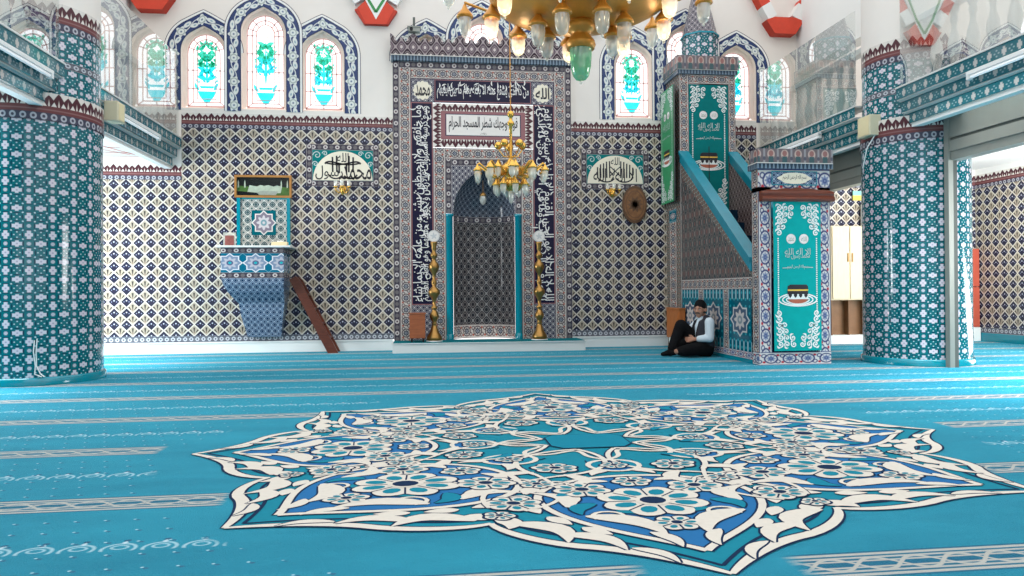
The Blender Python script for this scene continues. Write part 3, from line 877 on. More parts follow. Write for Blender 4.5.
def lamp_tube(s, y0, y1, label):
    x = s * 5.045; z = 3.40
    t = thing('tube_light', label, 'light', (x, (y0 + y1) / 2, z), 'fluorescent tubes under the galleries')
    b = MB(); b.tube([(x, y0 + .05, z - .035), (x, y1 - .05, z - .035)], .019, 10); b.build('tube', ['tube_white'], t)
    b = MB(); b.box(x - .03, x + .03, y0, y1, z - .012, z + .028)
    for a in (y0, y1 - .04): b.box(x - .028, x + .028, a, a + .04, z - .062, z)
    b.build('batten', ['white_plastic'], t)
lamp_tube(-1, -2.45, -1.05, 'fluorescent tube under the left gallery, between column and back wall')
lamp_tube(-1, -5.6, -4.25, 'fluorescent tube under the left gallery, in front of the left column')
lamp_tube(1, -2.15, -.85, 'fluorescent tube under the right gallery, above the stepped pulpit front')
lamp_tube(1, -6.6, -5.2, 'fluorescent tube under the right gallery, right of the right column')

def speaker(s, y0, y1, z0, z1, label, wire):
    X = s * 4.86
    t = thing('wall_speaker', label, 'loudspeaker', (X, (y0 + y1) / 2, z0), 'beige loudspeakers')
    b = MB(); b.box(min(X, X + s * .17), max(X, X + s * .17), y0, y1, z0, z1); b.build('cabinet', ['beige_plastic'], t, bevel=.012)
    b = MB(); xx = X - s * .004; b.box(min(X, xx), max(X, xx), y0 + .03, y1 - .03, z0 + .02, z1 - .02); b.build('grille', ['paper_cream'], t)
    if wire:
        b = MB(); b.tube([(X + s * .08, y0 + .02, z0), (X + s * .02, y0 + .1, z0 - .16), (X + s * .05, y0 + .24, z0 - .40)], .008, 6); b.build('wire', ['white_plastic'], t)
speaker(-1, -3.0, -2.78, 3.19, 3.44, 'beige wall loudspeaker beside the left tiled column', False)
speaker(1, -3.68, -3.4, 3.05, 3.33, 'beige wall loudspeaker with dangling wire on the right column', True)

# grey shutter housing and post below the right gallery
t = thing('shutter_frame', 'grey metal shutter housing with a tall post by the right column', 'frame', (5.6, -4.21, 0))
for y0, y1 in ((-14, -4.17), (-2.83, -.03)):
    b = MB(); b.box(5.55, 5.75, y0, y1, 2.90, 3.25); b.build('housing', ['grey_metal'], t)
    b = MB(); b.box(5.565, 5.74, y0, y1, 2.865, 2.90); b.build('groove', ['grey_dark'], t)
    b = MB(); b.box(5.552, 5.75, y0, y1, 2.73, 2.865); b.box(5.57, 5.73, y0, y1, 2.62, 2.73); b.build('lower_rail', ['grey_metal'], t)
b = MB(); b.box(5.535, 5.60, -4.26, -4.18, 0, 3.25); b.build('post', ['grey_metal'], t)
b = MB(); b.box(5.60, 5.66, -4.25, -4.19, 0, 2.62); b.build('track', ['grey_dark'], t)

# cupboards and panels in the right aisle
t = thing('cupboard', 'pale wooden cupboard with open brown niche below on the back wall', 'cupboard', (6.8, 0, .14))
b = MB(); b.box(6.35, 7.06, -.24, -.03, .80, 2.16); b.build('carcass', ['wood_pale'], t)
for x0, x1 in ((6.37, 6.70), (6.715, 7.045)):
    d = MB(); d.box(x0, x1, -.262, -.242, .82, 2.14); dd = d.build('door', ['wood_pale'], t, bevel=.004)
    h = MB(); hx = x1 - .04 if x0 < 6.5 else x0 + .03; h.box(hx, hx + .012, -.285, -.262, 1.50, 1.66); h.build('handle', ['brass_old'], dd)
b = MB(); b.box(6.35, 7.06, -.06, -.03, .16, .8); b.box(6.35, 6.37, -.24, -.06, .16, .8); b.box(7.04, 7.06, -.24, -.06, .16, .8); b.box(6.71, 6.73, -.2, -.06, .16, .8); b.build('niche', ['wood_brown'], t)
b = MB(); b.box(6.2, 7.4, -.30, -.03, 0, .16); b.build('plinth', ['marble_white'], t)
b = MB(); b.box(7.07, 7.34, -.12, -.03, .84, 2.58)  # white slab stands in for an overexposed strip beside the cupboard
tag(b.build('wall_panel', ['white_plastic'], bevel=.01), 'white upright panel standing for an overexposed strip between cupboard and right column', 'panel')
t = thing('wall_sign', 'small mint and yellow sign high on the right aisle wall', 'sign', (7.05, 0, 2.66))
b = MB(); b.box(6.92, 7.25, -.045, -.02, 2.66, 2.75); b.build('lower_stripe', ['yellow'], t)
b = MB(); b.box(6.92, 7.25, -.045, -.02, 2.75, 2.83); b.build('upper_stripe', ['mint'], t)
t = thing('red_cabinet', 'terracotta red cabinet on a white base in the right aisle corner', 'cabinet', (9.2, -.1, 0))
b = MB(); b.box(8.98, 9.42, -.12, -.03, .27, 1.02); b.build('lower_door', ['red_panel'], t)
b = MB(); b.box(8.98, 9.42, -.12, -.03, 1.035, 1.75); b.build('upper_door', ['red_panel'], t)
b = MB(); b.box(8.97, 9.42, -.14, -.03, 0, .26); b.build('base', ['marble_white'], t)
# ================================================================== MIHRAB
FY = -.12
mih = thing('mihrab', 'tall tiled prayer niche with navy calligraphy frame, centre of the back wall', 'prayer niche', (0, FY, .10))
def vs(mb, x0, x1, z0, z1, y, m=0, v0=0., v1=1., flip=False):       # vertical border: u runs up
    uv = [(z0, v0), (z0, v1), (z1, v1), (z1, v0)]
    if flip: uv = [(z0, v1), (z0, v0), (z1, v0), (z1, v1)]
    mb.face([(x0, y, z0), (x1, y, z0), (x1, y, z1), (x0, y, z1)], uv=uv, m=m)
def hs(mb, x0, x1, z0, z1, y, m=0, v0=0., v1=1.):
    mb.face([(x0, y, z0), (x1, y, z0), (x1, y, z1), (x0, y, z1)], uv=[(x0, v0), (x1, v0), (x1, v1), (x0, v1)], m=m)
ZB = .172
b = MB()
b.face([(-1.555, FY, ZB), (-1.555, 0, ZB), (-1.555, 0, 4.97), (-1.555, FY, 4.97)]); b.face([(1.555, 0, ZB), (1.555, FY, ZB), (1.555, FY, 4.97), (1.555, 0, 4.97)])
b.face([(-1.555, FY, 4.97), (-1.555, 0, 4.97), (1.555, 0, 4.97), (1.555, FY, 4.97)])
b.build('frame_side', ['marble'], mih)
b = MB()
for s in (-1, 1): vs(b, *sorted((s * 1.555, s * 1.45)), ZB, 4.97, FY)
hs(b, -1.45, 1.45, 4.86, 4.97, FY); b.build('outer_border', ['ringband'], mih)
b = MB()
for s in (-1, 1): vs(b, *sorted((s * 1.45, s * 1.25)), ZB, 4.86, FY)
hs(b, -1.25, 1.25, 4.68, 4.86, FY); b.build('rosette_border', ['rosettes'], mih)
b = MB()
for s in (-1, 1): vs(b, *sorted((s * .875, s * .66)), ZB, 3.49, FY)
hs(b, -.66, .66, 3.30, 3.49, FY); b.build('niche_border', ['rosettes'], mih)
# calligraphy bands
RL = ['الله لا اله الا هو الحي القيوم لا تاخذه سنة ولا نوم', 'له ما في السماوات وما في الارض من ذا الذي']
LL = ['وما خلفهم ولا يحيطون بشيء من علمه الا بما شاء', 'وسع كرسيه السماوات والارض ولا يؤوده حفظهما وهو العلي العظيم']
def frame_lines(mb, x0, x1, z0, z1, w, y, m):
    for (a, c, d, e) in ((x0, x1, z0, z0 + w), (x0, x1, z1 - w, z1), (x0, x0 + w, z0 + w, z1 - w), (x1 - w, x1, z0 + w, z1 - w)):
        mb.face([(a, y, d), (c, y, d), (c, y, e), (a, y, e)], m=m)
for s, txt in ((-1, LL), (1, RL)):
    x0, x1 = sorted((s * .875, s * 1.25))
    b = MB(); b.face([(x0, FY, .78), (x1, FY, .78), (x1, FY, 4.27), (x0, FY, 4.27)])
    frame_lines(b, x0, x1, .78, 4.27, .016, FY - .002, 1)
    pn = b.build('calligraphy_panel', ['navy', 'frame_red'], mih)
    b = MB(); cx = (x0 + x1) / 2
    # letters lean outwards so the verse runs up the right side and down the left
    put_text(b, txt[0], YP(FY - .004), cx + s * .045, 2.525, 3.38, .25, rot=-s, bold=.004)
    put_text(b, txt[1], YP(FY - .005), cx - s * .070, 2.525, 3.36, .20, rot=-s, bold=.004)
    RR = random.Random(5 + s)
    for k in range(30):          # long sweeping strokes, vowel marks and dots between the words
        z = .86 + k * .114; x = cx + RR.uniform(-.12, .12)
        leaf(b, x, z, RR.uniform(.08, .17), .022, RR.choice((pi / 2, 0, pi, 2.2, .8)), FY - .006, 0, RR.uniform(-.9, .9))
        for q in range(2): b.poly(circ(cx + RR.uniform(-.14, .14), z + RR.uniform(0, .1), .012, 5), YP(FY - .006))
    b.build('lettering', ['letter_white'], pn)
    b = MB(); b.face([(x0, FY, ZB), (x1, FY, ZB), (x1, FY, .78), (x0, FY, .78)]); b.build('lower_panel', ['lat_frame'], mih)
b = MB(); b.face([(-.84, FY, 4.29), (.84, FY, 4.29), (.84, FY, 4.67), (-.84, FY, 4.67)]); frame_lines(b, -.84, .84, 4.29, 4.67, .012, FY - .002, 1)
b.face([(-1.25, FY + .001, 4.27), (1.25, FY + .001, 4.27), (1.25, FY + .001, 4.68), (-1.25, FY + .001, 4.68)], m=2)
pn = b.build('calligraphy_panel', ['navy', 'frame_red', 'frame_dark'], mih)
b = MB(); put_text(b, 'من ذا الذي يشفع عنده الا باذنه يعلم ما بين ايديهم', YP(FY - .004), 0, 4.47, 1.60, .27, bold=.006); RR = random.Random(9)
for k in range(34):
    x = -.76 + k * .046; leaf(b, x, 4.50 + RR.uniform(-.04, .10), RR.uniform(.06, .14), .022, RR.choice((pi / 2, pi / 2, 2.3, .4)), FY - .006, 0, RR.uniform(-.7, .7))
b.build('lettering', ['letter_white'], pn)
for s, t in ((-1, 'محمد'), (1, 'الله')):
    cx = s * 1.045; cz = 4.475
    b = MB(); b.face([(cx - .19, FY - .001, cz - .19), (cx + .19, FY - .001, cz - .19), (cx + .19, FY - .001, cz + .19), (cx - .19, FY - .001, cz + .19)], m=0)
    n = 64; b.poly([(cx + (.158 + .012 * cos(12 * a * 2 * pi / n)) * cos(a * 2 * pi / n), cz + (.158 + .012 * cos(12 * a * 2 * pi / n)) * sin(a * 2 * pi / n)) for a in range(n)], YP(FY - .003), m=1)
    pn = b.build('roundel', ['lat_frame', 'panel_cream'], mih)
    b = MB(); put_text(b, t, YP(FY - .005), cx, cz, .25, .20, bold=.02); b.build('lettering', ['ink'], pn)
# central text panel
b = MB(); y = FY
for s in (-1, 1): vs(b, *sorted((s * .875, s * .735)), 3.50, 4.26, y, 0, .54, 1., s < 0)
hs(b, -.735, .735, 4.13, 4.26, y, 0, .54, 1.); hs(b, -.735, .735, 3.50, 3.64, y, 0, 1., .54)
b.build('palmette_border', ['crest'], mih)
b = MB(); hs(b, -.735, .735, 3.64, 4.13, y - .001, 0, 0, 1); hs(b, -.64, .64, 3.715, 4.07, y - .003, 1); frame_lines(b, -.66, .66, 3.70, 4.085, .014, y - .002, 2)
pn = b.build('text_panel', ['frame_red', 'panel_white', 'frame_dark'], mih)
b = MB(); put_text(b, 'فول وجهك شطر المسجد الحرام', YP(y - .005), 0, 3.90, 1.20, .285, bold=.014); put_text(b, '١٤٢٨', YP(y - .005), 0, 3.745, .10, .035, bold=0); b.build('lettering', ['ink'], pn)
# niche surround and pointed opening
NW = .535; ZS = 2.34; ZA = 3.10
def hw(z):
    t = (z - ZS) / (ZA - ZS); return NW * max(0., 1 - t ** 2.1) ** .62
def op():
    n = 26; q = [ZS + (ZA - ZS) * (1 - (1 - k / n) ** 1.6) for k in range(n + 1)]
    return [(-hw(z), z) for z in q[:-1]] + [(0, ZA)] + [(hw(z), z) for z in q[:-1][::-1]]
b = MB(); b.poly([(-.56, ZS), *op(), (.56, ZS), (.56, 3.19), (-.56, 3.19)], YP(FY)); b.build('arch_spandrel', ['lat_frame'], mih)
b = MB()
for s in (-1, 1): vs(b, *sorted((s * .66, s * .56)), ZS + .02, 3.30, FY)
hs(b, -.56, .56, 3.19, 3.30, FY); b.build('inner_border', ['ringband'], mih)
def nrow(z, w, n=26, dep=.46): return [(w * cos(pi - pi * k / n), FY + dep * (w / NW) * sin(pi - pi * k / n), z) for k in range(n + 1)]
U = [k * pi * .5 / 26 for k in range(27)]
b = MB(); zz = [ZB, .42, 2.23, ZS]
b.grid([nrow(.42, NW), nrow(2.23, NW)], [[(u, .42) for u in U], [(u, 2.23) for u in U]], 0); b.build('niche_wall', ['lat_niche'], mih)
b = MB(); b.grid([nrow(ZB, NW), nrow(.42, NW)], [[(u, 0) for u in U], [(u, 1) for u in U]], 0)
b.build('niche_base_band', ['rosettes'], mih)
b = MB(); b.grid([nrow(2.23, NW), nrow(ZS, NW)], [[(u, 0) for u in U], [(u, 1) for u in U]], 0); b.build('niche_top_band', ['ringband'], mih)
lv = [ZS + (ZA - ZS) * (1 - (1 - k / 18) ** 1.6) for k in range(19)]
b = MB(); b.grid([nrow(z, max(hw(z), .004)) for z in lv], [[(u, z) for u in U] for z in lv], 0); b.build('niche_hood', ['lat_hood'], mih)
for s in (-1, 1):
    b = MB(); x = s * .60
    b.lathe([(.055, ZB), (.055, 2.30), (.07, 2.31), (.07, 2.35), (.0, 2.35)], x, FY - .01, 16)
    b.lathe([(.068, ZB), (.068, .26), (.055, .275)], x, FY - .01, 16)
    b.box(min(x - .06, x + .06), x + .06, FY - .004, FY + .03, ZB, 2.34); b.build('pilaster', ['turquoise'], mih)
# bead cornice and scalloped cresting
b = MB(); hs(b, -1.58, 1.58, 4.97, 5.07, FY - .06); 
for s in (-1, 1): b.face([(s * 1.58, FY - .06, 4.97), (s * 1.58, 0, 4.97), (s * 1.58, 0, 5.07), (s * 1.58, FY - .06, 5.07)], uv=[(0, 0), (.2, 0), (.2, 1), (0, 1)])
b.face([(-1.58, FY - .06, 4.97), (1.58, FY - .06, 4.97), (1.58, 0, 4.97), (-1.58, 0, 4.97)]); b.face([(-1.58, FY - .06, 5.07), (1.58, FY - .06, 5.07), (1.58, 0, 5.07), (-1.58, 0, 5.07)])
b.build('bead_cornice', ['bead'], mih)
pts = [(-1.59, 5.072)]; n = 160
for k in range(n + 1):
    x = -1.59 + 3.18 * k / n; ph = (x / .40 + .5) % 1.0
    big = max(0, 1 - (abs(ph - .5) / .32) ** 1.7); sm = max(0, 1 - (min(ph, 1 - ph) / .17) ** 1.7)
    pts.append((x, 5.285 + max(.145 * big, .085 * sm)))
pts.append((1.59, 5.072))
b = MB(); b.prism(pts, 'y', FY - .05, FY + .04); b.build('cresting', ['scroll'], mih)

t = thing('hanging_lantern', 'small hanging lamp with a pale glass inside the prayer niche', 'lamp', (0, .06, 2.5))
b = MB(); b.tube([(0, .06, 2.96), (0, .06, 2.74)], .006, 6); b.lathe([(.004, 2.76), (.05, 2.73), (.06, 2.70), (.055, 2.68), (0, 2.68)], 0, .06, 14); b.build('brass_cap', ['brass_old'], t)
b = MB(); b.lathe([(.055, 2.68), (.065, 2.63), (.045, 2.56), (.004, 2.53)], 0, .06, 14); b.build('glass_bowl', ['glass_lamp'], t)

t = thing('security_camera', 'grey security camera on top of the niche cresting', 'camera', (-1.19, -.14, 5.42))
b = MB(); b.box(-1.205, -1.165, -.16, -.12, 5.434, 5.72); b.build('pole', ['grey_dark'], t)
b = MB(); b.box(-1.28, -1.08, -.24, -.12, 5.45, 5.52); b.box(-1.30, -1.07, -.255, -.11, 5.52, 5.535); b.build('housing', ['grey_metal'], t)
b = MB(); b.tube([(-1.23, -.24, 5.485), (-1.23, -.262, 5.485)], .028, 12); b.build('lens', ['black'], t)

# marble step in front
t = thing('marble_step', 'low white marble step with teal carpet in front of the prayer niche', 'step', (0, -.35, 0))
b = MB(); b.box(-1.56, 1.655, -.68, -.02, 0, .150); b.box(-1.58, 1.675, -.70, -.02, .150, .163, 0); b.build('riser', ['marble'], t)
b = MB(); b.box(-1.55, 1.645, -.67, -.02, .163, .172); b.build('carpet', ['step_carpet'], t)

# candlesticks
def candlestick(x, label):
    t = thing('floor_candlestick', label, 'candlestick', (x, -.42, .172), 'brass candlesticks beside the prayer niche')
    b = MB(); b.lathe([(0, .172), (.14, .172), (.14, .185), (0, .186)], x, -.42, 20); b.build('base_plate', ['white_plastic'], t)
    b = MB(); b.lathe([(.11, .186), (.135, .20), (.125, .25), (.075, .33), (.05, .42), (.035, .455), (.05, .47), (.035, .49), (.05, .52), (.078, .575), (.078, .61), (.05, .67), (.03, .70), (.055, .725), (.055, .745), (.028, .77), (.028, .84), (.05, .90),
             (.10, .975), (.10, 1.02), (.05, 1.075), (.026, 1.10), (.045, 1.15), (.045, 1.18), (.026, 1.22), (.03, 1.30), (.075, 1.37), (.092, 1.42), (.075, 1.475), (.03, 1.53), (.03, 1.56), (.058, 1.60), (.058, 1.635), (.03, 1.675), (.03, 1.70), (.042, 1.73), (.042, 1.77), (.055, 1.82), (.06, 1.845), (0, 1.845)], x, -.42, 20); b.build('stem', ['brass_old'], t)
    b = MB(); b.prism(circ(x, 1.94, .098, 28), 'y', -.455, -.385); d = b.build('round_emblem', ['panel_white'], t)
    b = MB(); ribbon(b, circ(x, 1.94, .088, 28) + [(x + .088, 1.94)], .008, YP(-.457))
    for k in range(5): leaf(b, x, 1.94, .065, .026, k * 2 * pi / 5 + pi / 2, -.457, 0)
    b.build('emblem_mark', ['paint_grey'], d)
candlestick(-.875, 'brass candlestick with round white emblem, beside the small wooden box')
candlestick(.915, 'brass candlestick with round white emblem, right of the prayer niche')
t = thing('wooden_box', 'small reddish wooden chest with dark feet on the marble step', 'box', (-1.155, -.45, .172))
b = MB(); b.box(-1.285, -1.025, -.58, -.32, .235, .635); b.box(-1.30, -1.01, -.59, -.31, .635, .655); b.build('case', ['wood_box'], t, bevel=.006)
for x in (-1.265, -1.075):
    for y in (-.57, -.36):
        b = MB(); b.box(x, x + .03, y, y + .03, .172, .235); b.build('foot', ['black'], t)

# half-round calligraphy panels, sconces and plaque on the back wall
def lunette(cx, z0, z1, w, txts, label):
    t = thing('calligraphy_panel', label, 'wall panel', (cx, -.01, z0))
    x0, x1 = cx - w / 2, cx + w / 2; k = .10; y = -.012
    b = MB(); vs(b, x0, x0 + k, z0, z1, y); vs(b, x1 - k, x1, z0, z1, y); hs(b, x0 + k, x1 - k, z1 - k, z1, y); hs(b, x0 + k, x1 - k, z0, z0 + k, y)
    b.face([(x0, y, z0), (x0, -.002, z0), (x0, -.002, z1), (x0, y, z1)], uv=[(0, 0), (.01, 0), (.01, 1), (0, 1)]); b.build('border', ['ringband'], t)
    b = MB(); b.face([(x0 + k, y, z0 + k), (x1 - k, y, z0 + k), (x1 - k, y, z1 - k), (x0 + k, y, z1 - k)])
    for s in (-1, 1):
        for (dx, dz, r) in ((.43, .43, .07), (.30, .46, .045), (.46, .28, .05)):
            ribbon(b, spiral(cx + s * dx, z0 + k + dz, r, 1.3, 0 if s > 0 else pi, s), .014, YP(y - .002), 1)
    b.build('spandrel', ['cloth_deep', 'thread_grey'], t)
    rx = w / 2 - k - .01; rz = z1 - z0 - 2 * k - .02; zc = z0 + k + .004
    b = MB(); b.poly([(cx + rx * cos(pi * i / 32), zc + rz * sin(pi * i / 32)) for i in range(33)], YP(y - .004)); f = b.build('half_round_field', ['panel_cream'], t)
    b = MB(); Y = YP(y - .006)
    for (s, dx, dz, ww, hh) in txts:
        put_text(b, s, Y, cx + dx, zc + dz, ww, hh, bold=.004)
    return t, b, Y, zc, f
t, b, Y, zc, f = lunette(-2.41, 2.82, 3.54, 1.22, [('الله', 0, .39, .20, .16), ('محمد', .23, .13, .50, .24), ('رسول', -.23, .13, .46, .24)], 'half-round Arabic panel left of the prayer niche, curving script')
for s in (-1, 1):
    for x, z1, z2 in ((.10, .14, .42), (.17, .14, .40), (.06, .12, .30)): ribbon(b, [(-2.41 + s * x, zc + z1), (-2.41 + s * (x + .004), zc + z2)], .028, Y)
    ribbon(b, bez((-2.41 + s * .30, zc + .28), (-2.41 + s * .22, zc + .40), (-2.41 + s * .06, zc + .20), (-2.41 - s * .30, zc + .30)), .027, Y)
    ribbon(b, bez((-2.41 + s * .02, zc + .08), (-2.41 + s * .08, zc + .0), (-2.41 + s * .2, zc + .02), (-2.41 + s * .24, zc + .10)), .026, Y)
b.build('lettering', ['ink'], f)
t, b, Y, zc, f = lunette(2.375, 2.82, 3.54, 1.24, [('الله', 0, .40, .16, .14), ('الا اله', .20, .15, .40, .24), ('لا الله', -.20, .15, .40, .24)], 'half-round Arabic panel above the round plaque, tall upright script')
for s in (-1, 1):
    for x, z2 in ((.10, .40), (.155, .39), (.21, .36), (.265, .34), (.32, .29)): ribbon(b, [(2.375 + s * x, zc + .10), (2.375 + s * (x + .004), zc + z2)], .024, Y)
    ribbon(b, [(2.375 - s * .09, zc + .14), (2.375 + s * .09, zc + .30)], .018, Y)
    ribbon(b, bez((2.375 + s * .02, zc + .09), (2.375 + s * .08, zc + .0), (2.375 + s * .28, zc + .0), (2.375 + s * .33, zc + .12)), .025, Y)
b.build('lettering', ['ink'], f)
def sconce(cx, z, label):
    t = thing('wall_sconce', label, 'wall lamp', (cx, 0, z), 'brass wall sconces')
    b = MB(); b.prism(circ(cx, z - .02, .06, 16), 'y', -.03, 0); b.lathe([(.0, z - .14), (.03, z - .11), (.045, z - .05), (.025, z), (0, z + .01)], cx, -.07, 12); b.build('back_plate', ['brass_gold'], t)
    for dx in (-.11, 0., .11):
        a = MB(); yy = -.13 if dx else -.17
        a.tube([(cx, -.06, z - .05), (cx + dx * .5, yy * .9, z - .11), (cx + dx, yy, z - .06), (cx + dx, yy, z - .01)], .010, 6); a.lathe([(.008, z - .03), (.036, z - .01), (.036, z + .005), (0, z + .006)], cx + dx, yy, 12)
        ar = a.build('arm', ['brass_gold'], t)
        g = MB(); g.lathe([(.022, z + .006), (.034, z + .03), (.030, z + .07), (.036, z + .10)], cx + dx, yy, 12); g.build('glass_cup', ['glass_lamp'], ar)
sconce(-2.41, 2.80, 'three-armed brass wall sconce under the left half-round panel')
sconce(2.31, 2.80, 'three-armed brass wall sconce beside the round brown plaque')
t = thing('round_plaque', 'oval brown wall plaque with a carved rim, right of the niche', 'plaque', (2.72, -.01, 2.20))
b = MB(); el = lambda k, n=36: [(2.72 + .225 * k * cos(2 * pi * i / n), 2.545 + .335 * k * sin(2 * pi * i / n)) for i in range(n)]
b.prism(el(1.), 'y', -.06, -.016); b.build('rim', ['plaque_edge'], t)
b = MB(); b.box(2.70, 2.74, -.018, -.0005, 2.70, 2.76); b.build('hook', ['plaque_edge'], t)
b = MB(); b.prism(el(.86), 'y', -.070, -.06, m=0); ribbon(b, el(.72) + el(.72)[:1], .014, YP(-.072), 1)
for k in range(10): leaf(b, 2.72, 2.545, .15, .06, k * 2 * pi / 10, -.072, 1, .1)
b.build('carved_face', ['plaque_wood', 'plaque_edge'], t)

# ================================================================== SMALL PREACHING PULPIT (left)
ku = thing('preaching_pulpit', 'blue star tiled wall pulpit tapering to its foot, left of niche', 'pulpit', (-3.78, -.3, .19))
XL, XR = -4.27, -3.29; YF = -.60
b = MB()
for z0, z1, m in ((1.245, 1.335, 1), (1.335, 1.645, 0), (1.645, 1.735, 1)):
    b.face([(XL, YF, z0), (XR, YF, z0), (XR, YF, z1), (XL, YF, z1)], uv=[(.06, 0), (1.04, 0), (1.04, 1), (.06, 1)], m=m)
    b.face([(XR, YF, z0), (XR, -.003, z0), (XR, -.003, z1), (XR, YF, z1)], uv=[(0, 0), (.6, 0), (.6, 1), (0, 1)], m=m)
    b.face([(XL, -.003, z0), (XL, YF, z0), (XL, YF, z1), (XL, -.003, z1)], uv=[(0, 0), (.6, 0), (.6, 1), (0, 1)], m=m)
b.build('star_tile_body', ['bluestar', 'ringband'], ku)
prof = [(1.245, XL, XR, YF), (1.15, XL + .03, XR - .01, YF + .01), (1.02, XL + .08, XR - .02, YF + .10), (.90, XL + .15, XR - .04, YF + .24), (.84, XL + .20, XR - .05, YF + .30), (.62, XL + .23, XR - .08, YF + .34), (.27, XL + .30, XR - .14, -.12)]
b = MB()
for k in range(len(prof) - 1):
    (z1, l1, r1, y1), (z0, l0, r0, y0) = prof[k], prof[k + 1]
    b.face([(l0, y0, z0), (r0, y0, z0), (r1, y1, z1), (l1, y1, z1)]); b.face([(r0, y0, z0), (r0, -.003, z0), (r1, -.003, z1), (r1, y1, z1)]); b.face([(l0, -.003, z0), (l0, y0, z0), (l1, y1, z1), (l1, -.003, z1)])
b.face([(prof[-1][1], -.003, .27), (prof[-1][2], -.003, .27), (prof[-1][2], -.1, .27), (prof[-1][1], -.1, .27)]); b.build('tapering_body', ['lat_blue'], ku)
b = MB(); b.box(XL - .07, XR + .12, YF - .07, -.002, 1.737, 1.768); b.build('marble_ledge', ['marble'], ku, bevel=.006)
b = MB(); b.face([(-4.10, -.03, 1.78), (-3.34, -.03, 1.78), (-3.34, -.03, 2.60), (-4.10, -.03, 2.60)]); b.build('back_panel', ['lat_kursi'], ku)
b = MB(); b.face([(-3.92, -.034, 1.98), (-3.52, -.034, 1.98), (-3.52, -.034, 2.40), (-3.92, -.034, 2.40)], uv=[(0, 0), (1, 0), (1, 1), (0, 1)]); b.build('star_tile', ['onestar'], ku)
for x0, x1 in ((-4.155, -4.10), (-3.34, -3.285)):
    b = MB(); b.box(x0, x1, -.055, -.002, 1.768, 2.61); b.build('side_post', ['turquoise'], ku)
b = MB(); b.box(-4.10, -3.34, -.04, -.002, 2.585, 2.61); b.build('cross_bar', ['turquoise'], ku)
b = MB(); b.box(-4.10, -3.34, -.05, -.002, 1.768, 1.785); b.build('cross_bar', ['turquoise'], ku)

t = thing('framed_picture', 'gilt framed picture of a white mosque above the wall pulpit', 'picture', (-3.725, -.02, 2.60))
x0, x1, z0, z1 = -4.19, -3.26, 2.612, 2.99
b = MB()
for q in ((x0, x1, z0, z0 + .035), (x0, x1, z1 - .035, z1), (x0, x0 + .035, z0 + .035, z1 - .035), (x1 - .035, x1, z0 + .035, z1 - .035)): b.box(q[0], q[1], -.06, -.002, q[2], q[3])
b.build('frame', ['frame_gold'], t)
b = MB(); b.face([(x0 + .03, -.03, z0 + .03), (x1 - .03, -.03, z0 + .03), (x1 - .03, -.03, z1 - .03), (x0 + .03, -.03, z1 - .03)], m=0)
Y = YP(-.032)
b.poly([(x0 + .035, z0 + .035), (x1 - .035, z0 + .035), (x1 - .035, z0 + .17), (x1 - .2, z0 + .19), (x0 + .4, z0 + .15), (x0 + .2, z0 + .19), (x0 + .035, z0 + .2)], Y, m=2)
b.poly([(x0 + .20, z0 + .08), (x1 - .18, z0 + .08), (x1 - .16, z0 + .19), (x1 - .24, z0 + .21), (x1 - .30, z0 + .19), (x1 - .38, z0 + .215), (x1 - .45, z0 + .2), (x0 + .42, z0 + .215), (x0 + .36, z0 + .19), (x0 + .24, z0 + .21)], YP(-.034), m=3)
b.poly([(x0 + .30, z0 + .045), (x1 - .26, z0 + .045), (x1 - .22, z0 + .11), (x0 + .42, z0 + .12)], YP(-.035), m=1)
b.poly([(x0 + .04, z0 + .04), (x0 + .4, z0 + .04), (x0 + .36, z0 + .085), (x0 + .04, z0 + .11)], YP(-.036), m=0)
for x in (.06, .165, .76, .86): b.poly([(x0 + x - .012, z0 + .17), (x0 + x + .012, z0 + .17), (x0 + x + .010, z0 + .26), (x0 + x, z0 + .30), (x0 + x - .010, z0 + .26)], YP(-.035), m=3)
b.build('print', ['picture_dark', 'picture_grey', 'picture_green', 'picture_pale'], t)
t = thing('photo_stand', 'small acrylic photo stand at the left end of the pulpit ledge', 'photo frame', (-4.20, -.32, 1.768))
b = MB(); b.box(-4.30, -4.10, -.34, -.32, 1.768, 2.00); b.build('clear_frame', ['glass_lamp'], t)
b = MB(); b.box(-4.27, -4.13, -.345, -.341, 1.79, 1.95); b.build('print', ['photo_red'], t)
t = thing('tissue_box', 'cream tissue box at the right end of the pulpit ledge', 'box', (-3.40, -.36, 1.768))
b = MB(); b.box(-3.52, -3.27, -.44, -.30, 1.768, 1.84); b.build('carton', ['paper_cream'], t, bevel=.006)
b = MB(); b.prism([(-3.43, 1.84), (-3.35, 1.84), (-3.33, 1.865), (-3.39, 1.855), (-3.45, 1.87)], 'y', -.39, -.35); b.build('tissue', ['white_plastic'], t)
# leaning steep wooden stair
t = thing('wooden_stair', 'steep dark brown wooden stair leaning up to the wall pulpit', 'stair', (-2.62, -.2, 0))
for y in (-.40, -.09):
    b = MB(); b.prism([(-2.63, .0), (-2.46, .0), (-3.08, 1.22), (-3.14, 1.28), (-3.245, 1.22)], 'y', y, y + .045); b.build('stringer', ['wood_dark'], t)
for k in range(1, 5):
    z = k * .24; x = -2.57 - (z / 1.22) * .60
    b = MB(); b.box(x - .09, x + .09, -.355, -.09, z, z + .03); b.build('tread', ['wood_dark'], t)

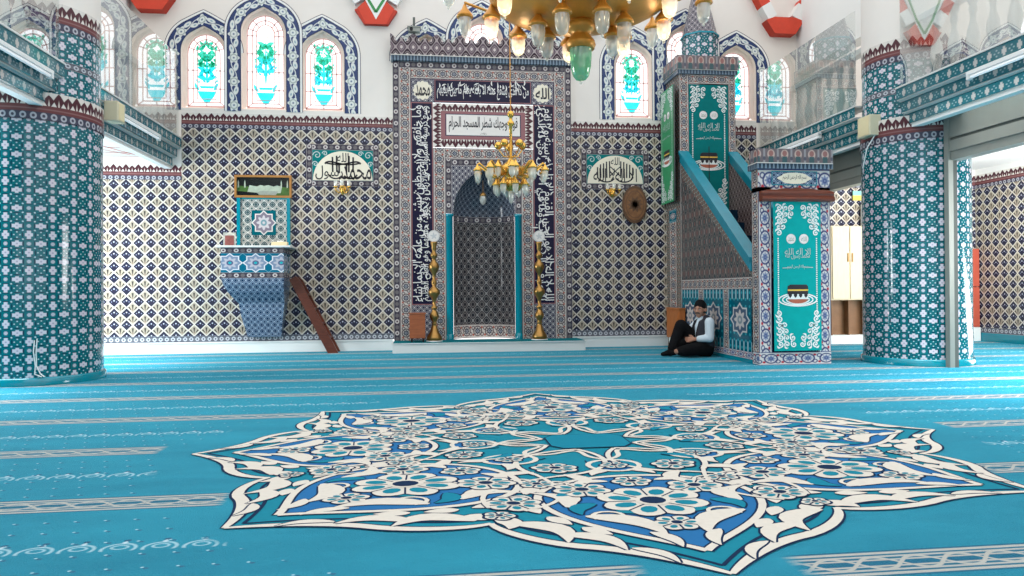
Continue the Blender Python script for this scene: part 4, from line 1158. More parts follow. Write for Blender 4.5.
# ================================================================== CHANDELIERS
def lamp_unit(parent, x, y, z, h, r, brass, glass, arm=None, tip=True, arm_r=None):
    """brass cap with a hanging glass; z is the bottom of the cap"""
    b = MB(); b.lathe([(r * .2, z + r * 2.0), (r * .5, z + r * 1.3), (r * 1.25, z + r * .35), (r * 1.35, z), (r * .9, z - r * .15)], x, y, 14)
    if arm: b.tube(arm, arm_r or r * .22, 6)
    c = b.build('lamp_arm', [brass], parent)
    g = MB(); g.lathe([(r * .95, z), (r * 1.02, z - h * .25), (r * .92, z - h * .65), (r * .70, z - h * .88), (r * .3, z - h * .985), (.002, z - h)], x, y, 14); g.build('glass_shade', [glass], c)
    if tip:
        q = MB(); q.ball((x, y, z - h - r * .22), r * .22, 0, 8, 1.0, 6); q.build('glass_drop', [glass], c)
sc_ = thing('chandelier', 'small brass chandelier on a long chain before the prayer niche', 'chandelier', (.126, -3.0, 2.23))
cx, cy = .126, -3.0
b = MB(); b.lathe([(.003, 3.43), (.035, 3.42), (.05, 3.385), (.035, 3.35), (.02, 3.34), (.022, 3.30), (.045, 3.28), (.045, 3.24), (.02, 3.22), (.018, 2.80), (.05, 2.76), (.05, 2.75), (.12, 2.70), (.17, 2.64), (.12, 2.57), (.06, 2.53), (.08, 2.50), (.13, 2.45), (.09, 2.39), (.03, 2.34), (.003, 2.32)], cx, cy, 20); b.build('stem', ['brass_gold'], sc_)
b = MB(); b.tube([(cx, cy, 3.42), (cx - .01, cy, 5.2), (cx - .02, cy, WTOP)], .007, 6)
for k in range(26): b.ball((cx - .0005 * k, cy, 3.46 + k * .15), .011, 0, 6, 2.2, 5)
b.build('chain', ['brass'], sc_)
for k in range(5):
    a = 2 * pi * k / 5 + .3; b = MB()
    p = (cx + .17 * cos(a), cy + .17 * sin(a))
    b.tube([(cx, cy, 2.80), (cx + .10 * cos(a), cy + .10 * sin(a), 2.82), (p[0], p[1], 2.92)], .008, 6); b.ball((p[0], p[1], 2.97), .055, 0, 12); b.build('ball_finial', ['brass_gold'], sc_)
for r, n, zt, h, rr, ph in ((.47, 10, 2.60, .125, .043, .35), (.31, 8, 2.63, .12, .042, .1), (.21, 8, 2.42, .125, .042, .2)):
    for k in range(n):
        a = 2 * pi * (k + ph) / n; x, y = cx + r * cos(a), cy + r * sin(a)
        lamp_unit(sc_, x, y, zt, h, rr, 'brass_gold', 'glass_lamp', [(cx + .08 * cos(a), cy + .08 * sin(a), zt - .02), (cx + r * .5 * cos(a), cy + r * .5 * sin(a), zt - .06), (cx + r * .78 * cos(a), cy + r * .78 * sin(a), zt + .04), (cx + r * .95 * cos(a), cy + r * .95 * sin(a), zt + .10), (x, y, zt + .08)], arm_r=.014)
lamp_unit(sc_, cx, cy, 2.36, .17, .04, 'brass_gold', 'glass_lamp')

bc = thing('chandelier', 'large brass dish chandelier with a green centre glass over the carpet medallion', 'chandelier', (0, -7.9, 2.35))
cx, cy = 0., -7.9
b = MB(); b.lathe([(.003, 2.80), (.10, 2.80), (.32, 2.825), (.48, 2.865), (.575, 2.915), (.61, 2.96), (.595, 2.975), (.46, 2.93), (.2, 2.90), (.01, 2.89)], cx, cy, 56); b.build('dish', ['brass'], bc)
b = MB(); b.lathe([(.05, 2.86), (.055, 2.82), (.085, 2.79), (.10, 2.76), (.085, 2.73), (.06, 2.715), (.065, 2.70), (.095, 2.66), (.10, 2.635), (.092, 2.625), (.092, 2.612), (.06, 2.61)], cx, cy, 28); b.build('centre_boss', ['brass'], bc)
b = MB(); b.lathe([(.074, 2.615), (.072, 2.56), (.066, 2.49), (.054, 2.435), (.035, 2.41), (.005, 2.405)], cx, cy, 22); g = b.build('green_glass', ['glass_green'], bc)
b = MB(); b.ball((cx, cy, 2.39), .013, 0, 10); b.build('glass_drop', ['glass_lamp'], g)
b = MB(); b.tube([(cx, cy, 2.93), (cx, cy, WTOP)], .022, 10); b.build('rod', ['brass'], bc)
for k in range(4):
    a = pi / 4 + k * pi / 2; b = MB(); b.tube([(cx + .5 * cos(a), cy + .5 * sin(a), 2.98), (cx + .02 * cos(a), cy + .02 * sin(a), 4.4)], .008, 6); b.build('suspension_rod', ['brass'], bc)
for k in range(9):
    a = 2 * pi * (k + .15) / 9; r = .60; x, y = cx + r * cos(a), cy + r * sin(a)
    lamp_unit(bc, x, y, 2.85, .135, .048, 'brass', 'glass_lamp', [(cx + .52 * cos(a), cy + .52 * sin(a), 2.96), (x, y, 2.97)])
for k in range(7):
    a = 2 * pi * (k + .55) / 7; r = .29; x, y = cx + r * cos(a), cy + r * sin(a)
    lamp_unit(bc, x, y, 2.755, .14, .048, 'brass', 'glass_lamp', [(x, y, 2.84), (x, y, 2.83)])
for k in range(10):
    a = 2 * pi * (k + .1) / 10; r = .88; x, y = cx + r * cos(a), cy + r * sin(a)
    lamp_unit(bc, x, y, 2.975, .135, .046, 'brass', 'glass_lamp', [(cx + .56 * cos(a), cy + .56 * sin(a), 2.98), (cx + .70 * cos(a), cy + .70 * sin(a), 2.99), (x, y, 3.08)])
# ================================================================== STEPPED PULPIT (MINBAR)
mb_ = thing('minbar', 'tall stepped pulpit with tiled sides, turquoise rails and pointed spire', 'pulpit', (3.85, -1.8, 0))
SX0, SX1 = 3.35, 4.33; PY0, PY1 = -3.55, -3.36; TY = -.69
def side(mb, X, y0, y1, z0, z1, m=0, mode='n'):           # quad on a plane X = const
    uv = None
    if mode == 'h': uv = [(y0, 0), (y1, 0), (y1, 1), (y0, 1)]
    if mode == 'v': uv = [(z0, 0), (z0, 1), (z1, 1), (z1, 0)]
    if mode == 'u': uv = [(0, 0), (1, 0), (1, 1), (0, 1)]
    mb.face([(X, y0, z0), (X, y1, z0), (X, y1, z1), (X, y0, z1)], uv=uv, m=m)
def ringbox(mb, x0, x1, y0, y1, z0, z1, m=0):             # four faces, pattern runs round it
    hs(mb, x0, x1, z0, z1, y0, m); side(mb, x0, y1, y0, z0, z1, m, 'h'); side(mb, x1, y0, y1, z0, z1, m, 'h')
    mb.face([(x1, y1, z0), (x0, y1, z0), (x0, y1, z1), (x1, y1, z1)], uv=[(x1, 0), (x0, 0), (x0, 1), (x1, 1)], m=m)
    mb.face([(x0, y0, z1), (x1, y0, z1), (x1, y1, z1), (x0, y1, z1)], m=m); mb.face([(x0, y0, z0), (x1, y0, z0), (x1, y1, z0), (x0, y1, z0)], m=m)
# portal
for x0, x1 in ((3.35, 3.53), (4.19, 4.36)):
    b = MB(); vs(b, x0, x1, .17, 2.36, PY0, 0); side(b, x0, PY1, PY0, .17, 2.36, 1, 'v'); side(b, x1, PY1, PY0, .17, 2.36, 1, 'v')
    b.face([(x0, PY1, .17), (x1, PY1, .17), (x1, PY1, 2.36), (x0, PY1, 2.36)], uv=[(.17, 0), (.17, 1), (2.36, 1), (2.36, 0)], m=0); b.build('portal_post', ['rosettes2', 'rosettes'], mb_)
b = MB(); ringbox(b, 3.35, 4.36, PY0, PY1, .0, .17, 0); b.build('portal_base', ['rosettes2'], mb_)
b = MB(); hs(b, 3.35, 4.36, 2.30, 2.60, PY0, 0); side(b, 3.35, PY1, PY0, 2.3, 2.6, 1, 'v'); side(b, 4.36, PY1, PY0, 2.3, 2.6, 1, 'v')
b.face([(3.35, PY1, 2.3), (4.36, PY1, 2.3), (4.36, PY1, 2.6), (3.35, PY1, 2.6)], m=0); b.face([(3.35, PY0, 2.3), (4.36, PY0, 2.3), (4.36, PY1, 2.3), (3.35, PY1, 2.3)]); b.build('lintel', ['rosettes2', 'rosettes'], mb_)
b = MB(); b.face([(3.535, PY0 - .006, 2.385), (4.18, PY0 - .006, 2.385), (4.18, PY0 - .006, 2.575), (3.535, PY0 - .006, 2.575)]); frame_lines(b, 3.535, 4.18, 2.385, 2.575, .012, PY0 - .008, 2)
cx, cz = 3.857, 2.48; n = 40
b.poly([(cx + (.225 + .02 * cos(6 * a * 2 * pi / n)) * cos(a * 2 * pi / n), cz + .075 * sin(a * 2 * pi / n)) for a in range(n)], YP(PY0 - .009), m=1)
pn = b.build('text_panel', ['lat_blue', 'panel_cream', 'turquoise'], mb_)
b = MB(); put_text(b, 'بسم الله الرحمن الرحيم', YP(PY0 - .011), cx, cz + .005, .33, .085, bold=0); b.build('lettering', ['ink'], pn)
b = MB(); ringbox(b, 3.31, 4.38, PY0 - .05, PY1 + .03, 2.60, 2.68, 0); b.build('bead_cornice', ['bead'], mb_)
b = MB(); ringbox(b, 3.33, 4.385, PY0 - .04, PY1 + .03, 2.68, 2.865, 0); b.build('cresting', ['arcade'], mb_)
# stair side walls
def railz(y): return 3.391 + (y + .701) * (3.391 - 1.443) / (3.356 - .701)
for X, Xi, nm in ((3.35, 3.46, 0), (4.33, 4.22, 1)):
    b = MB(); f = XP(X); g = XP(Xi)
    zl = lambda y: railz(y) - .19
    b.poly([(PY1, 1.18), (TY, 1.18), (TY, zl(TY) - .25), (PY1, zl(PY1) - .05)], f, m=0)
    b.poly([(PY1, max(1.18, zl(PY1) - .25)), (TY, zl(TY) - .25), (TY, zl(TY)), (PY1, zl(PY1))], lambda y, z: (X - (.003 if X < 4 else -.003), y, z), m=1, uv=lambda y, z: (y * .8 + z * .6, z * .8 - y * .6))
    b.poly([(PY1, .1), (TY, .1), (TY, zl(TY)), (PY1, zl(PY1))], g, m=2)
    b.build('side_wall', ['lat_side', 'strip', 'lat_inner'], mb_)
    b = MB(); xs = (min(X, Xi) - .045, max(X, Xi) + .02) if X < 4 else (min(X, Xi) - .02, max(X, Xi) + .045)
    ya, yb = PY1 + .002, TY - .002
    q = [(ya, railz(ya) - .19), (yb, railz(yb) - .19), (yb, railz(yb) - .05), (ya, railz(ya) - .05)]
    b.prism(q, 'x', xs[0] + .02, xs[1] - .02)
    q = [(ya, railz(ya) - .06), (yb, railz(yb) - .06), (yb, railz(yb)), (ya, railz(ya))]; b.prism(q, 'x', xs[0], xs[1]); b.build('handrail', ['turq_rail'], mb_)
    b = MB(); e = -.004 if X < 4 else .004
    side(b, X + e, PY1, TY, 1.01, 1.18, 0, 'h'); b.build('mosaic_band', ['rosettes'], mb_)
    b = MB(); side(b, X + e, PY1, TY, .055, .155, 0, 'h'); b.build('flower_base_band', ['rosettes2'], mb_)
    b = MB(); side(b, X + e * 1.2, PY1, TY, 0, .055, 0); b.build('skirting', ['turquoise'], mb_)
    for y0, y1 in ((-1.45, -.70), (-2.42, -1.66), (-3.34, -2.60)):
        b = MB(); side(b, X + e * .8, y1, y0, .155, 1.01, 0, 'u'); b.build('star_panel', ['tealstar'], mb_)
    for y0, y1 in ((-1.66, -1.45), (-2.60, -2.42)):
        b = MB(); side(b, X + e * .8, y0, y1, .155, 1.01, 0, 'v'); b.build('rosette_strip', ['rosettes'], mb_)
for k in range(10):
    y0 = PY1 + .05 + k * .255; b = MB(); b.box(3.462, 4.218, y0, TY + .02, .235 * k, .235 * (k + 1)); b.build('step', ['stair_carpet'], mb_)
# tower
for x0, x1 in ((3.33, 3.495), (4.215, 4.34)):
    b = MB(); vs(b, x0, x1, 0, 4.72, TY, 0)
    s = x0 if x0 < 4 else x1
    side(b, s, -.002, TY, 0, 4.72, 1); side(b, x1 if x0 < 4 else x0, -.002, TY, 0, 4.72, 1); b.build('tower_post', ['rosettes', 'strip'], mb_)
b = MB(); hs(b, 3.495, 4.215, 4.56, 4.72, TY, 0); b.face([(3.495, TY, 4.56), (4.215, TY, 4.56), (4.215, -.01, 4.56), (3.495, -.01, 4.56)]); b.build('tower_lintel', ['rosettes'], mb_)
b = MB(); side(b, 3.325, -.16, -.52, .70, 2.45, 0, 'v'); side(b, 3.324, -.16, -.52, 2.2, 2.42, 1, 'u'); b.build('tower_side_tile', ['rosettes', 'tealstar'], mb_)
b = MB(); b.box(3.495, 4.215, TY + .05, -.01, 2.2, 2.35); b.build('tower_floor', ['stair_carpet'], mb_)
b = MB(); ringbox(b, 3.295, 4.365, TY - .04, -.002, 4.72, 4.80); b.build('bead_cornice', ['bead'], mb_)
b = MB(); ringbox(b, 3.28, 4.385, TY - .05, -.002, 4.80, 5.03); b.build('cresting', ['arcade'], mb_)
sx, sy = 3.835, -.36
b = MB()
def octo(b, r0, z0, r1, z1, m, nn=8):
    per = 2 * pi * r0 / nn
    for k in range(nn):
        a0 = 2 * pi * (k + .5) / nn; a1 = 2 * pi * (k + 1.5) / nn
        b.face([(sx + r0 * cos(a0), sy + r0 * sin(a0), z0), (sx + r0 * cos(a1), sy + r0 * sin(a1), z0), (sx + r1 * cos(a1), sy + r1 * sin(a1), z1), (sx + r1 * cos(a0), sy + r1 * sin(a0), z1)],
               uv=[(k * per, z0), ((k + 1) * per, z0), (k * per + per * (.5 + .5 * r1 / r0), z1), (k * per + per * (.5 - .5 * r1 / r0), z1)], m=m)
octo(b, .315, 5.03, .315, 5.46, 0); b.build('spire_drum', ['column'], mb_)
b = MB(); octo(b, .335, 5.455, .335, 5.49, 0); octo(b, .335, 5.49, .29, 5.50, 0); b.build('drum_ring', ['turquoise'], mb_)
b = MB(); octo(b, .305, 5.49, .10, 6.35, 0); octo(b, .10, 6.35, .01, 6.9, 0); b.build('spire', ['lat_spire'], mb_)
b = MB(); b.lathe([(.01, 6.86), (.05, 6.93), (.015, 7.0), (.035, 7.06), (.002, 7.3)], sx, sy, 12); b.build('finial', ['brass_gold'], mb_)

# ------------------------------------------------------------------ embroidered hangings
def hanging(name, label, cat, P, w, h, cloth, split=False, loc=(0, 0, 0), text=True):
    """P(u, v, d): u across 0..w, v up 0..h, d towards the viewer"""
    t = thing(name, label, cat, loc)
    b = MB(); n = 28
    wav = lambda i: .006 * sin(i * 1.7) + .004 * sin(i * .9 + 1)
    for i in range(n):
        if split and i in (n // 2 - 1, n // 2): pass
        q = [(w * i / n, 0), (w * (i + 1) / n, 0), (w * (i + 1) / n, h), (w * i / n, h)]
        d = [wav(i) * .0, wav(i + 1) * .0]
        b.face([P(q[0][0], 0, d[0]), P(q[1][0], 0, d[1]), P(q[2][0], h, d[1]), P(q[3][0], h, d[0])], uv=q)
    b.build('cloth', [cloth], t)
    e = lambda dd: (lambda u, v: P(u, v, dd))
    b = MB(); F = e(.004); tt = lambda x: h - x * w
    lw = .024 * w
    def scroll(u, v, r, s, a):
        for mir in (0, 1):
            uu = w - u if mir else u; sg = -s if mir else s; aa = pi - a if mir else a
            ribbon(b, spiral(uu, v, r, 1.25, aa, sg, 18, .8), lambda x: lw * (1.15 - .5 * x), F)
            c = circ(uu, v, r * .22, 8); b.poly(c, F)
            k = aa + pi * .5 * sg
            ribbon(b, bez((uu + r * cos(aa), v + r * sin(aa)), (uu + 1.5 * r * cos(aa - .3 * sg), v + 1.5 * r * sin(aa - .3 * sg)), (uu + 1.6 * r * cos(aa - .9 * sg), v + 1.6 * r * sin(aa - .9 * sg)), (uu + 1.25 * r * cos(aa - 1.4 * sg), v + 1.25 * r * sin(aa - 1.4 * sg)), 8), lambda x: lw * 1.6 * sin(pi * min(1, x + .05)), F)
    rows = ((.12, (.12, .25, .38)), (.245, (.12, .25, .37)), (.37, (.115, .235)), (.495, (.11, .20)), (.62, (.11,)))
    for t0, us in rows:
        for k, u in enumerate(us): scroll(u * w, tt(t0), .058 * w, 1 if k % 2 else -1, pi * .5 + k)
    rows = ((.13, (.13, .27, .41)), (.26, (.13, .26, .39)), (.385, (.12, .25)), (.51, (.12, .22)), (.635, (.11,)), (.75, (.10,)))
    for t0, us in rows:
        for k, u in enumerate(us): scroll(u * w, t0 * w, .058 * w, -1 if k % 2 else 1, -pi * .5 - k)
    for mir in (0, 1):
        X = lambda u: (w - u * w) if mir else u * w
        z = .72 * w
        while z < h - .70 * w:
            leafpts = circ(X(.095), z, .016 * w, 6); b.poly(leafpts, F); z += .042 * w
    b.build('white_scrollwork', ['thread_white'], t)
    b = MB()
    G = e(.008)
    for u, word in ((.365, 'محمد'), (.635, 'الله')):
        b = MB(); b.poly(circ(u * w, tt(.74), .098 * w, 26), e(.006)); ds = b.build('white_disc', ['letter_white'], t)
        b = MB(); put_text(b, word, G, u * w, tt(.74), .12 * w, .095 * w, bold=0); b.build('lettering', ['picture_grey'], ds)
    b = MB(); put_text(b, 'الا اله الله', G, .50 * w, tt(.99), .54 * w, .13 * w, bold=0); put_text(b, 'محمد رسول الله', G, .5 * w, tt(1.08), .52 * w, .13 * w, bold=0)
    ribbon(b, [(.18 * w, tt(1.32)), (.36 * w, tt(1.31))], .014 * w, G); ribbon(b, [(.62 * w, tt(1.30)), (.82 * w, tt(1.31))], .014 * w, G)
    put_text(b, 'بسم الله الرحمن الرحيم', G, .50 * w, tt(1.30), .44 * w, .09 * w, bold=0); b.build('lettering', ['thread_grey'], t)
    # embroidered black cube building with rings of ground round it
    c0 = tt(1.95); b = MB()
    for k in (1., .80, .60):
        q = [(w * .5 + .40 * k * w * cos(2 * pi * i / 36), c0 + .125 * k * w * sin(2 * pi * i / 36)) for i in range(37)]; ribbon(b, q, .024 * w, e(.005))
    b.build('ring', ['thread_white'], t)
    b = MB(); H1 = e(.007); H2 = e(.009)
    b.poly([(.30 * w, c0 + .02 * w)] + [(w * .5 + .205 * w * cos(pi + pi * i / 12), c0 + .0 * w + .075 * w * sin(pi + pi * i / 12)) for i in range(13)] + [(.70 * w, c0 + .02 * w)], H1, m=3)
    b.poly([(.285 * w, c0 + .10 * w), (.715 * w, c0 + .10 * w), (.715 * w, c0 + .27 * w), (.68 * w, c0 + .30 * w), (.34 * w, c0 + .30 * w), (.285 * w, c0 + .27 * w)], H1, m=0)
    b.poly(rect(.285 * w, .715 * w, c0 + .175 * w, c0 + .205 * w), H2, m=1)
    b.poly(rect(.29 * w, .71 * w, c0 + .01 * w, c0 + .11 * w), H2, m=2)
    for k in range(4):
        u = (.335 + .11 * k) * w; b.poly([(u - .035 * w, c0 + .12 * w), (u - .035 * w, c0 + .075 * w), (u, c0 + .035 * w), (u + .035 * w, c0 + .075 * w), (u + .035 * w, c0 + .12 * w)], e(.011), m=0)
    b.build('black_cube_motif', ['ink', 'gold_paint', 'thread_white', 'terracotta'], t)
    if split:
        b = MB(); b.poly(rect(w * .5 - .006, w * .5 + .006, 0, h - 1.5 * w), e(.013)); b.build('opening_slit', ['black'], t)
    return t
hanging('embroidered_banner', 'turquoise embroidered banner hanging in the front doorway of the stepped pulpit', 'banner', lambda u, v, d: (3.535 + u, PY0 - .045 - d, .19 + v), .665, 1.972, 'cloth_teal', loc=(3.868, PY0 - .045, .19))
hanging('embroidered_curtain', 'dark teal embroidered curtain between the tower posts atop the pulpit stairs', 'curtain', lambda u, v, d: (3.50 + u, TY + .012 - d, 2.36 + v), .712, 2.19, 'cloth_deep', True, loc=(3.856, TY + .01, 2.36))
t = hanging('embroidered_banner', 'narrow green embroidered banner on the left side of the pulpit tower', 'banner', lambda u, v, d: (3.21 - d, -.72 + (.65 - u), 2.53 + v), .65, 2.0, 'cloth_green', loc=(3.21, -.40, 2.53))
b = MB(); b.box(3.215, 3.24, -.715, -.075, 2.54, 4.53); b.build('dark_gap_board', ['grey_dark'], t)  # dark sheet added for the shaded opening behind the banner
b = MB(); b.box(3.24, 3.322, -.45, -.35, 4.2, 4.25); b.build('bracket', ['grey_dark'], t)

t = thing('wooden_pelmet', 'glossy reddish wooden pelmet across the pulpit front above the banner', 'pelmet', (3.86, PY0 - .05, 2.17))
b = MB(); pr = [(PY0 - .002, 2.165), (PY0 - .10, 2.165), (PY0 - .115, 2.19), (PY0 - .105, 2.22), (PY0 - .085, 2.235), (PY0 - .095, 2.27), (PY0 - .075, 2.30), (PY0 - .002, 2.30)]
b.prism(pr, 'x', 3.36, 4.37); b.build('moulding', ['wood_red'], t)
b = MB(); top = [(3.37, 2.30)] + [(3.37 + .99 * k / 40, 2.30 + .04 * (1 - abs(k - 20) / 20) + .012 * abs(sin(k * pi / 8))) for k in range(41)] + [(4.36, 2.30)]
b.prism(top, 'y', PY0 - .07, PY0 - .04); b.build('crest', ['wood_red'], t)
b = MB(); b.tube([(3.50, PY0 - .075, 2.178), (4.24, PY0 - .075, 2.178)], .010, 8); b.build('rod', ['wood_dark'], t)

# orange wall cupboard at the foot of the tower
t = thing('wooden_wall_box', 'orange-brown wooden box fixed to the tower behind the seated man', 'box', (3.27, -.6, .18))
b = MB(); b.box(3.215, 3.322, -.92, -.28, .18, .68); b.build('case', ['wood_orange'], t, bevel=.006)
b = MB(); b.box(3.205, 3.216, -.88, -.32, .22, .64); b.build('door', ['wood_orange'], t)
b = MB(); b.box(3.205, 3.322, -.94, -.26, .68, .70); b.build('top', ['wood_orange'], t)
b = MB(); b.box(3.235, 3.322, -.86, -.34, .0, .18); b.build('plinth', ['marble_white'], t)

# ================================================================== SEATED MAN
def fuse(mb, name, mat, parent, voxel=.011, smooth=4, thick=None):
    o = mb.build(name + '_src', [mat]); 
    r = o.modifiers.new('r', 'REMESH'); r.mode = 'VOXEL'; r.voxel_size = voxel; r.use_smooth_shade = True
    s = o.modifiers.new('s', 'SMOOTH'); s.iterations = smooth; s.factor = .5
    bpy.context.view_layer.update()
    me = bpy.data.meshes.new_from_object(o.evaluated_get(bpy.context.evaluated_depsgraph_get()))
    bpy.data.objects.remove(o)
    off = Vector(parent.location) if parent else Vector()
    q = parent.parent if parent else None
    while q is not None: off += Vector(q.location); q = q.parent
    for v in me.vertices: v.co -= off
    me.name = name
    if not me.uv_layers:
        ul = me.uv_layers.new(name='UVMap')
        for lp in me.loops: c = me.vertices[lp.vertex_index].co; ul.data[lp.index].uv = (c.x + c.y * .5, c.z)
    for p in me.polygons: p.use_smooth = True
    n = bpy.data.objects.new(name, me); COL.objects.link(n)
    if parent: n.parent = parent
    return n
def limb(mb, pts, rad):
    P_ = [Vector(p) for p in pts]
    for i in range(len(P_) - 1):
        mb.tube([P_[i], P_[i] * .5 + P_[i + 1] * .5, P_[i + 1]], [rad[i], (rad[i] + rad[i + 1]) / 2, rad[i + 1]], 12)
    for p, r in zip(P_, rad): mb.ball(tuple(p), r, 0, 12, 1., 8)
Y0 = -2.10
HIPR, HIPL = (3.16, Y0 + .11, .13), (3.16, Y0 - .11, .13)
KNR, ANR = (2.83, Y0 + .05, .46), (2.66, Y0 + .02, .09)
KNL, ANL = (2.82, Y0 - .27, .12), (2.70, Y0 - .04, .075)
PEL, CH, NK = (3.18, Y0, .14), (3.20, Y0, .46), (3.165, Y0 - .005, .60)
SHR, SHL = (3.20, Y0 + .185, .535), (3.19, Y0 - .185, .53)
ELR, WRR = (3.00, Y0 + .20, .36), (2.80, Y0 + .10, .27)
ELL, WRL = (3.16, Y0 - .25, .29), (2.97, Y0 - .16, .27)
HD = Vector((3.105, Y0 - .02, .70))
fwd = Vector((-.74, -.67, -.04)).normalized(); lat = Vector((0, 0, 1)).cross(fwd).normalized(); upv = fwd.cross(lat)
H = lambda f, l, u: tuple(HD + fwd * f + lat * l + upv * u)
man = MB()
limb(man, [PEL, (3.19, Y0, .30), CH], [.12, .11, .125]); limb(man, [CH, NK, tuple(HD)], [.09, .05, .05])
limb(man, [SHR, CH, SHL], [.06, .09, .06])
limb(man, [SHR, ELR, WRR], [.05, .04, .026]); limb(man, [SHL, ELL, WRL], [.05, .04, .026])
limb(man, [HIPR, KNR, ANR], [.085, .058, .036]); limb(man, [HIPL, KNL, ANL], [.085, .058, .036])
for an, d in ((ANR, (-.14, -.03, -.05)), (ANL, (-.10, .10, -.035))):
    limb(man, [an, (an[0] + d[0] * .55, an[1] + d[1] * .55, an[2] + d[2] * .8), (an[0] + d[0], an[1] + d[1], an[2] + d[2])], [.036, .034, .022])
# head: skull, jaw, brow, nose, lips, ears
for c, r in ((H(-.012, 0, .035), .088), (H(.015, 0, .02), .078), (H(.03, 0, -.035), .062), (H(.045, 0, -.075), .040), (H(.055, .022, -.02), .038), (H(.055, -.022, -.02), .038), (H(.062, 0, .028), .040)): man.ball(c, r, 0, 16, 1.05, 12)
limb(man, [H(.088, 0, .018), H(.108, 0, -.016), H(.100, 0, -.026)], [.012, .015, .016])
for s in (-1, 1): man.ball(H(.093, s * .016, -.024), .011, 0, 8); man.ball(H(-.005, s * .088, .0), .022, 0, 10, 1.4)
limb(man, [H(.085, -.022, -.055), H(.094, 0, -.054), H(.085, .022, -.055)], [.008, .010, .008])
# hands: palm, four curled fingers, thumb
def hand(wr, aim, side_, curl):
    wr = Vector(wr); a = Vector(aim).normalized(); s = Vector(side_); s = (s - a * s.dot(a)).normalized(); n = a.cross(s)
    for k in (-1, 0, 1): limb(man, [tuple(wr), tuple(wr + a * .085 + s * .026 * k)], [.022, .019])
    for k, L in enumerate((.066, .076, .072, .056)):
        b0 = wr + a * .085 + s * (.034 - .0225 * k); p1 = b0 + a * L * .45 - n * curl * .012; p2 = p1 + (a * .7 - n * curl).normalized() * L * .32; p3 = p2 + (a * .25 - n * curl * 1.2).normalized() * L * .25
        limb(man, [tuple(b0), tuple(p1), tuple(p2), tuple(p3)], [.0105, .0095, .009, .0075])
    t0 = wr + a * .03 + s * .03; limb(man, [tuple(t0), tuple(t0 + s * .025 + a * .02 - n * .008), tuple(t0 + s * .035 + a * .05 - n * curl * .02)], [.014, .012, .009])
hand(WRR, (-.62, -.35, -.60), (0, -1, .4), 1.0); hand(WRL, (-.85, .45, -.10), (0, .2, 1), .8)
pm = fuse(man, 'person', 'skin', None, .0065, 2)
tag(pm, 'man sitting on the carpet against the pulpit, dark vest, white shirt and cap', 'person')
b = MB()
limb(b, [(3.185, Y0, .10), (3.20, Y0, .20)], [.135, .135]); limb(b, [HIPR, HIPL], [.115, .115])
limb(b, [HIPR, KNR, (2.685, Y0 + .03, .13)], [.125, .098, .075]); limb(b, [(3.02, Y0 + .06, .20), (2.80, Y0 + .05, .20)], [.10, .09]); limb(b, [HIPL, KNL, (2.76, Y0 - .09, .09)], [.115, .088, .066])
limb(b, [HIPL, (2.98, Y0 - .02, .10), (2.82, Y0 + .0, .085)], [.10, .095, .08]); fuse(b, 'trousers', 'cloth_black', pm, .011, 4)
b = MB()
limb(b, [SHR, ELR, (2.85, Y0 + .13, .295)], [.075, .062, .048]); limb(b, [(3.18, Y0 - .20, .52), ELL, (3.02, Y0 - .185, .275)], [.074, .066, .048])
limb(b, [(3.19, Y0, .25), CH, (3.165, Y0, .575)], [.10, .11, .065]); limb(b, [SHR, (3.185, Y0, .50), SHL], [.065, .08, .065])
limb(b, [(3.075, Y0 - .05, .28), (3.07, Y0 - .045, .45), (3.11, Y0 - .03, .57)], [.055, .06, .045]); fuse(b, 'shirt', 'cloth_shirt', pm, .010, 4)
b = MB()
for s in (-1, 1):
    limb(b, [(3.17, Y0 + s * .10, .16), (3.17, Y0 + s * .115, .34), (3.165, Y0 + s * .11, .50), (3.17, Y0 + s * .085, .585)], [.115, .115, .088, .045])
    limb(b, [(3.09, Y0 + s * .115, .18), (3.07, Y0 + s * .115, .34), (3.10, Y0 + s * .10, .50)], [.085, .075, .055])
limb(b, [(3.215, Y0, .16), (3.225, Y0, .34), (3.215, Y0, .53)], [.105, .11, .085]); fuse(b, 'vest', 'cloth_vest', pm, .010, 4)
b = MB()
for an, d in ((ANR, (-.14, -.03, -.05)), (ANL, (-.10, .10, -.035))): limb(b, [(an[0] + .0, an[1], an[2] - .005), (an[0] + d[0] * .55, an[1] + d[1] * .55, an[2] + d[2] * .75), (an[0] + d[0] * 1.05, an[1] + d[1] * 1.05, an[2] + d[2])], [.044, .042, .030])
fuse(b, 'sock', 'cloth_black', pm, .010, 3)
b = MB(); b.ball(H(-.022, 0, .05), .095, 0, 18, 1., 12); b.ball(H(-.03, 0, .01), .091, 0, 18, 1., 12); 
h_ = fuse(b, 'hair', 'hair', pm, .009, 2)
b = MB(); ax = upv * .9 - fwd * .18
c0 = HD - fwd * .008 + upv * .060
limb(b, [tuple(c0), tuple(c0 + ax * .022)], [.095, .084]); fuse(b, 'cap', 'cloth_black', pm, .010, 3)
b = MB()
limb(b, [H(.092, -.036, -.046), H(.105, -.012, -.036), H(.107, 0, -.038), H(.105, .012, -.036), H(.092, .036, -.046)], [.006, .010, .009, .010, .006]); fuse(b, 'moustache', 'hair', pm, .005, 1)
for s in (-1, 1):
    b = MB(); b.ball(H(.084, s * .030, .012), .011, 0, 10); b.ball(H(.0925, s * .030, .012), .0055, 1, 8); b.build('eye', ['eye_white', 'ink'], pm)
    b = MB(); limb(b, [H(.090, s * .018, .033), H(.092, s * .034, .036), H(.082, s * .050, .030)], [.005, .006, .004]); b.build('eyebrow', ['hair'], pm)
